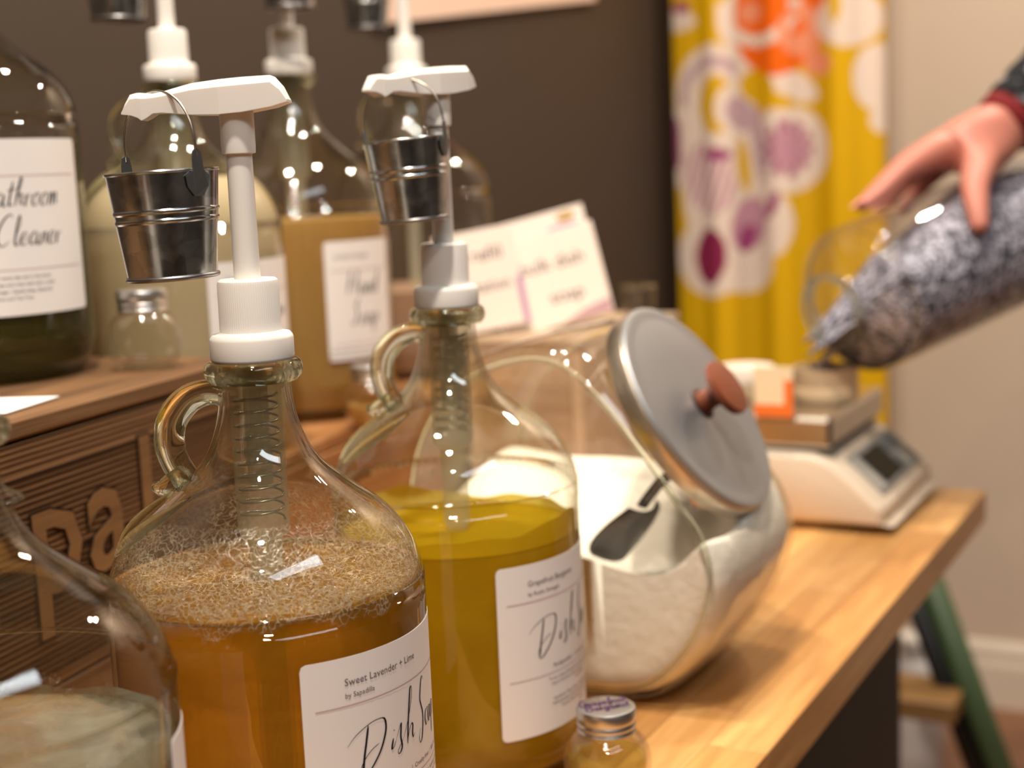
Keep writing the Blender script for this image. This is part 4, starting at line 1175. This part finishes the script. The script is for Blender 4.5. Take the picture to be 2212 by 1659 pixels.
for i in range(170):
    t = rsalt.random(); w_ = .0075 + .002 * t
    c = lip.lerp(dst, t) + Vector((rsalt.gauss(0, w_ * .4), rsalt.gauss(0, w_ * .4), rsalt.gauss(0, .002))) ; c.x -= .006 * math.sin(PI * t)
    r_ = rsalt.uniform(.0009, .0019)
    gr.append(([(p[0] * r_ + c.x, p[1] * r_ + c.y, p[2] * r_ + c.z) for p in s0[0]], s0[1]))
tag(obj('falling_salts', join(*gr), M_SALTL), label='thin stream of salt grains falling from the jar into the tin', cat='salts', kind='stuff')

# hand and sleeve
person = empty('person', (.60, 1.53, 1.29), 0, label='hand of a person in a dark speckled sleeve with red cuff, holding the tilted jar', cat='person')
def P_(x, y, z): return Vector((x, y, z)) - person.location
bones = {
 'wrist': (0.5260, 1.5935, 1.1814, .031),
 'arm': (0.5685, 1.6088, 1.2171, .031),
 'pm': (0.4972, 1.5893, 1.1737, .030),
 'i0': (0.4558, 1.5617, 1.1716, .0195),
 'i1': (0.4155, 1.5356, 1.1525, .0118),
 'i2': (0.3878, 1.5222, 1.1300, .0098),
 'i3': (0.3659, 1.5152, 1.1168, .0078),
 'm0': (0.4598, 1.5853, 1.1742, .0190),
 'm1': (0.4199, 1.5701, 1.1533, .0115),
 'm2': (0.3911, 1.5583, 1.1283, .0096),
 'm3': (0.3721, 1.5530, 1.1127, .0078),
 'r0': (0.4699, 1.6064, 1.1661, .0170),
 'r1': (0.4366, 1.6045, 1.1396, .0106),
 'r2': (0.4166, 1.5996, 1.1205, .0092),
 'r3': (0.4055, 1.5978, 1.1080, .0075),
 'l0': (0.4861, 1.6236, 1.1595, .0145),
 'l1': (0.4616, 1.6268, 1.1333, .0092),
 'l2': (0.4463, 1.6273, 1.1161, .0080),
 'l3': (0.4361, 1.6276, 1.1048, .0066),
 't0': (0.5025, 1.5544, 1.1566, .0220),
 't1': (0.4834, 1.5155, 1.1323, .0160),
 't2': (0.4809, 1.4957, 1.1079, .0124),
 't3': (0.4811, 1.4856, 1.0876, .0092),
}
edges = [('arm', 'wrist'), ('wrist', 'pm'), ('pm', 'i0'), ('pm', 'm0'), ('pm', 'r0'), ('pm', 'l0'), ('pm', 't0'), ('t0', 't1'), ('t1', 't2'), ('t2', 't3')]
for f in 'imrl': edges += [(f + '0', f + '1'), (f + '1', f + '2'), (f + '2', f + '3')]
keys = list(bones); ki = {k: i for i, k in enumerate(keys)}
me = bpy.data.meshes.new('hand_bones'); me.from_pydata([tuple(P_(*bones[k][:3])) for k in keys], [(ki[a], ki[b]) for a, b in edges], [])
ho = bpy.data.objects.new('hand_bones', me); COL.objects.link(ho)
md = ho.modifiers.new('skin', 'SKIN')
sk = me.skin_vertices[0].data
for k in keys:
    sk[ki[k]].radius = (bones[k][3], bones[k][3]); sk[ki[k]].use_root = (k == 'wrist')
sb = ho.modifiers.new('sub', 'SUBSURF'); sb.levels = 2
dg = bpy.context.evaluated_depsgraph_get(); dg.update()
hm = bpy.data.meshes.new_from_object(ho.evaluated_get(dg)); bpy.data.objects.remove(ho); bpy.data.meshes.remove(me)
hm.polygons.foreach_set('use_smooth', [True] * len(hm.polygons)); hm.materials.clear()
obj('hand', hm, M_SKIN, person)
for k in 'imrl':
    a = Vector(bones[k + '2'][:3]); b = Vector(bones[k + '3'][:3]); t = (b - a).normalized()
    s_ = t.cross(Vector((0, 0, 1))).normalized(); up_ = s_.cross(t).normalized()
    rr_ = bones[k + '3'][3]
    ctr = b - t * .001 + up_ * rr_ * .93 - person.location
    V = [tuple(ctr + t * (.0055 * math.cos(x)) + s_ * (.0045 * math.sin(x)) + up_ * -.0006 * math.sin(x) ** 2) for x in [2 * PI * j / 12 for j in range(12)]]
    V2 = [tuple(Vector(p) - up_ * .001) for p in V]
    obj('fingernail', (V + V2, [tuple(range(12)), tuple(reversed(range(12, 24)))] + [(i, i + 12, (i + 1) % 12 + 12, (i + 1) % 12) for i in range(12)]), M_NAIL, person)
armp = spline([P_(.5406, 1.6003, 1.1933), P_(.5736, 1.6092, 1.2194), P_(.634, 1.6307, 1.2627), P_(.75, 1.67, 1.31), P_(.83, 1.71, 1.35), P_(.85, 1.76, 1.46), P_(.84, 1.80, 1.60)], 6)
na = len(armp)
obj('sleeve', tube(armp[3:], [.037 + .016 * min(1, i / 14) + .0012 * math.sin(i * 1.9) for i in range(na - 3)], 24), M_KNIT, person, True)
obj('cuff', tube(armp[0:5], [.0335, .0362, .0370, .0366, .0350], 24), M_CUFF, person, True)

# ------------------------------------------------------------------ yellow printed curtain panel by the corner
FL = room(-.874, 2.80, 0)
fab = empty('printed_curtain', FL, -ANG, label='hanging yellow fabric panel printed with cream, plum and orange flowers', cat='curtain')
def smooth01(d, w): return max(0, min(1, .5 - d / w))
YEL = srgb(234, 182, 10); CRM = srgb(248, 226, 208); PLUM = srgb(150, 44, 82); MAUVE = srgb(208, 152, 168); PURP = srgb(168, 72, 122); ORG = srgb(255, 112, 10); SALM = srgb(255, 160, 120); LILA = srgb(206, 172, 178)
def ell(x, y, cx, cy, rx, ry, ang=0):
    dx, dy = x - cx, y - cy; c, s = math.cos(ang), math.sin(ang)
    a, b = (dx * c + dy * s) / rx, (-dx * s + dy * c) / ry
    return math.hypot(a, b) - 1
def motif(x, y):
    """x 0..455, y 0..850 downwards: flowers in cream outlines"""
    c = YEL
    def over(col, inside):
        nonlocal c
        if inside: c = col
    cream = [(95, 190, 92, 105), (110, 320, 112, 110), (66, 400, 52, 110), (150, 430, 95, 100), (250, 315, 92, 92), (195, 470, 70, 80), (80, 540, 82, 88), (150, 560, 70, 60), (10, 30, 45, 22), (20, 300, 40, 95)]
    over(CRM, any(ell(x, y, *e) < 0 for e in cream))
    over(CRM, ell(x, y, 200, 120, 75, 40, .6) < 0 or ell(x, y, 265, 180, 60, 28, .5) < 0 or ell(x, y, 150, 40, 45, 60) < 0)
    over(YEL, ell(x, y, 98, 212, 38, 62) < 0 and ell(x, y, 130, 220, 34, 48) > 0)
    over(YEL, ell(x, y, 190, 180, 42, 34, .5) < 0); over(YEL, ell(x, y, 230, 215, 40, 16, .1) < 0)
    over(YEL, ell(x, y, 155, 345, 14, 58, -.1) < 0)
    over(LILA, abs(ell(x, y, 92, 200, 70, 80)) < .13 and y < 215 and x < 140)
    over(MAUVE, ell(x, y, 75, 370, 55, 80, -.3) < 0 and math.sin(x * .30 + y * .10) > -.2)
    over(PURP, ell(x, y, 100, 320, 30, 14) < 0); over(LILA, ell(x, y, 150, 235, 30, 40, -.6) < 0)
    over(LILA, ell(x, y, 190, 300, 16, 80, -.1) < 0)
    rr_ = ell(x, y, 255, 312, 52, 62)
    over(MAUVE, rr_ < 0 and (math.sin(10 * math.atan2(y - 312, x - 255)) > -.4 or rr_ < -.3)); over(PURP, -.35 < rr_ < -.08 and math.sin(10 * math.atan2(y - 312, x - 255)) > -.2)
    over(MAUVE, ell(x, y, 165, 470, 40, 60, .3) < 0); over(PURP, ell(x, y, 160, 500, 20, 32, .4) < 0); over(PURP, ell(x, y, 222, 430, 11, 30, .4) < 0)
    over(PLUM, ell(x, y, 78, 540, 36, 62, .05) < 0)
    over(PURP, ell(x, y, 0, 290, 12, 60) < 0); over(PURP, ell(x, y, 22, 2, 20, 12) < 0)
    over(ORG, (ell(x, y, 245, 30, 105, 130, .3) < 0 and x > 140 and y < 175 and x < 340))
    over(CRM, abs(ell(x, y, 195, 10, 78, 75)) < .16 and y > 0); over(SALM, ell(x, y, 175, 25, 26, 22) < 0)
    over(SALM, ell(x, y, 285, 70, 48, 52) < 0 and ell(x, y, 275, 60, 20, 18) > 0); over(SALM, ell(x, y, 320, 140, 30, 26) < 0)
    over(CRM, ell(x, y, 385, 55, 70, 55) < 0); over(YEL, ell(x, y, 360, 20, 12, 40) < 0)
    over(CRM, ell(x, y, 440, 175, 48, 68) < 0); over(CRM, ell(x, y, 450, 260, 26, 30) < 0)
    return c
nu, nvv = 150, 330
z_top, z_bot = 2.15, .52
ppm = 1092
V, F, CC = [], [], []
wF = .418
for j in range(nvv + 1):
    z = z_top + (z_bot - z_top) * j / nvv
    for i in range(nu + 1):
        t = i / nu
        x = -wF / 2 + wF * t
        f = .007 * math.sin(2 * PI * (t * 3.3 + .1)) + .0035 * math.sin(2 * PI * (t * 7.1 + .3)) + .003 * math.sin(z * 3)
        if t > .80: f += .012 * (t - .80) / .20
        V.append((x, f, z))
        px = t * 455; py = (1.473 - z) * ppm
        if py < -40:   # the print repeats further up
            px = (px + 190) % 455; py = (py + 1700) % 850
        CC += [*motif(px, py), 1.0] if py < 900 else [*YEL, 1.0]
F = [(j * (nu + 1) + i, (j + 1) * (nu + 1) + i, (j + 1) * (nu + 1) + i + 1, j * (nu + 1) + i + 1) for j in range(nvv) for i in range(nu)]
fo = obj('fabric', (V, F), M_CLOTH, fab, True)
at = fo.data.color_attributes.new('print', 'FLOAT_COLOR', 'POINT'); at.data.foreach_set('color', CC)
sm = fo.modifiers.new('thickness', 'SOLIDIFY'); sm.thickness = .0015
obj('rod', tube([Vector((-wF / 2 - .04, 0, z_top + .008)), Vector((wF / 2 + .04, 0, z_top + .008))], .008, 14), M_BLACK, fab, True)
for sx in (-1, 1): obj('rod_bracket', box(-.006, .006, 0, .1495, -.006, .006), M_BLACK, fab, loc=(sx * (wF / 2 + .02), 0, z_top + .008))

# ------------------------------------------------------------------ sign cards on the riser, small cup
sg = 'white sign cards propped on the riser'
def card(center, w, h, rx, rz, ry, label, build, m=M_CARD):
    o = empty('sign_card', center, 0, label=label, cat='sign')
    o.rotation_mode = 'XYZ'
    o.rotation_euler = (rx, ry, rz)
    obj('card_board', box(-w / 2, w / 2, -.0012, .0012, -h / 2, h / 2, .0005), m, o)
    build(o, w, h)
    return o
def put_text(o, body, size, x, z, m, name='printed_text'):
    vf = text_vf(body, size, 'CENTER')
    obj(name, ([(p[0] + x, -.0016, p[1] + z) for p in vf[0]], vf[1]), m, o)
def b_front(o, w, h):
    put_text(o, 'bulk dish', .020, .004, .010, M_INK_SOFT); put_text(o, 'soap', .020, .012, -.026, M_INK_SOFT)
    obj('printed_corner', ([(w / 2 - .055, -.0015, -h / 2 + .001), (w / 2 - .001, -.0015, -h / 2 + .001), (w / 2 - .001, -.0015, -h / 2 + .016), (w / 2 - .03, -.0015, -h / 2 + .010)], [(0, 1, 2, 3)]), M_INK_PINK, o)
def b_back(o, w, h):
    for x0, x1, z0, z1, m in ((-.055, -.012, h / 2 - .036, h / 2 - .024, M_LILAC), (-.046, -.020, h / 2 - .026, h / 2 - .014, M_PEACH), (.010, w / 2 - .004, h / 2 - .030, h / 2 - .016, M_LILAC), (.028, w / 2 - .010, h / 2 - .014, h / 2 - .004, M_YELLOWISH)):
        pts = [( (x0 + x1) / 2 + (x1 - x0) / 2 * math.cos(a), -.0015, (z0 + z1) / 2 + (z1 - z0) / 2 * math.sin(a)) for a in [2 * PI * k / 16 for k in range(16)]]
        obj('printed_wash', (pts, [tuple(reversed(range(16)))]), m, o)
def b_left(o, w, h):
    put_text(o, 'refill', .020, .010, .020, M_INK_SOFT); put_text(o, 'station', .016, .008, -.012, M_INK_SOFT)
    obj('purple_spine', box(w / 2 - .006, w / 2, -.002, -.0013, -h / 2, -h / 2 + .05), M_LILAC, o)
card((.047, 1.560, 1.0530), .112, .100, math.radians(-9), math.radians(-4), math.radians(-13), 'front white sign card with two lines of dark lettering, behind the counter jar', b_front)
card((.038, 1.588, 1.0620), .118, .116, math.radians(-9), math.radians(-4), math.radians(-13), 'sign card with lilac and peach washes standing behind the front sign card', b_back)
card((-.027, 1.528, 1.0570), .085, .105, math.radians(-8), math.radians(14), math.radians(-8), 'white sign card at the left of the signs, partly hidden by the grapefruit jug', b_left)
cup = empty('glass_cup', room(-.640, 1.53, T + .20), 0, label='small clear glass cup with a pale rim beside the sign cards', cat='cup')
obj('glass_body', lathe([(0, .002), (.018, .002), (.021, .004), (.023, .040), (.0215, .040), (.019, .006), (0, .006)], 40), M_GLASS_THIN, cup, True, auto=40)
obj('rim', tube([Vector((.0225 * math.cos(a), .0225 * math.sin(a), .040)) for a in [2 * PI * k / 40 for k in range(40)]], .0016, 8, closed=True), M_GLASS_SOLID, cup, True)
cup.scale = (.85, .85, .85)

# ------------------------------------------------------------------ poster on the dark wall
ps = empty('wall_poster', room(VW + .012, 2.105, 1.62), -ANG, label='pale pink paper poster on the dark wall, cut off by the top edge', cat='poster')
ps.rotation_euler = (math.radians(7.0), 0, -ANG)
obj('paper', box(-.001, .001, -.375, .375, -.200, .30), M_POSTER, ps)
obj('printed_band', join(box(.0012, .0016, .02, .34, -.175, -.10), box(.0012, .0016, -.30, -.05, -.160, -.08)), M_POSTER_RED, ps)

# ------------------------------------------------------------------ green folding step stool beyond the table end, white canister
st = empty('step_stool', room(-.66, 2.12, FZ), -ANG, label='green folding step stool with a wooden tread beyond the table end', cat='stool')
H = .60
for sx in (-1, 1):
    lo, hi = Vector((sx * .402, 0, .0)), Vector((sx * .175, .03, H))
    obj('rail', tube([lo, hi], [(.020, .017)] * 2, 12), M_GREEN, st, True)
    obj('rail_shadow_side', tube([lo + Vector((-sx * .036, .004, 0)), hi + Vector((-sx * .036, .004, 0))], [(.017, .016)] * 2, 12), M_BLACK, st, True)  # black tube stands in for the shaded inner side of the green rail
    obj('rear_leg', tube([Vector((sx * .30, .34, 0)), Vector((sx * .13, .06, H - .02))], .011, 10), M_BLACK, st, True)
obj('tread', box(-.270, .270, -.055, .055, .300, .330, .002), M_TREAD, st, loc=(0, -.01, 0))
obj('tread', box(-.360, .360, -.055, .055, .080, .110, .002), M_TREAD, st, loc=(0, -.02, 0))
obj('top_bar', box(-.20, .20, -.03, .09, H - .005, H + .020, .003), M_GREEN, st)
wc = empty('white_canister', (.688, 2.446, FZ), 0, label='white canister on the floor beyond the table end, seen past the green stool', cat='canister')
obj('body', lathe([(0, 0), (.042, 0), (.045, .004), (.045, .22), (.040, .24), (.030, .25), (0, .25)], 32), M_PAPER, wc, True, auto=40)
obj('lid', lathe([(.0, .251), (.031, .251), (.031, .28), (.027, .284), (0, .284)], 28), M_WHITE, wc, True, auto=40)
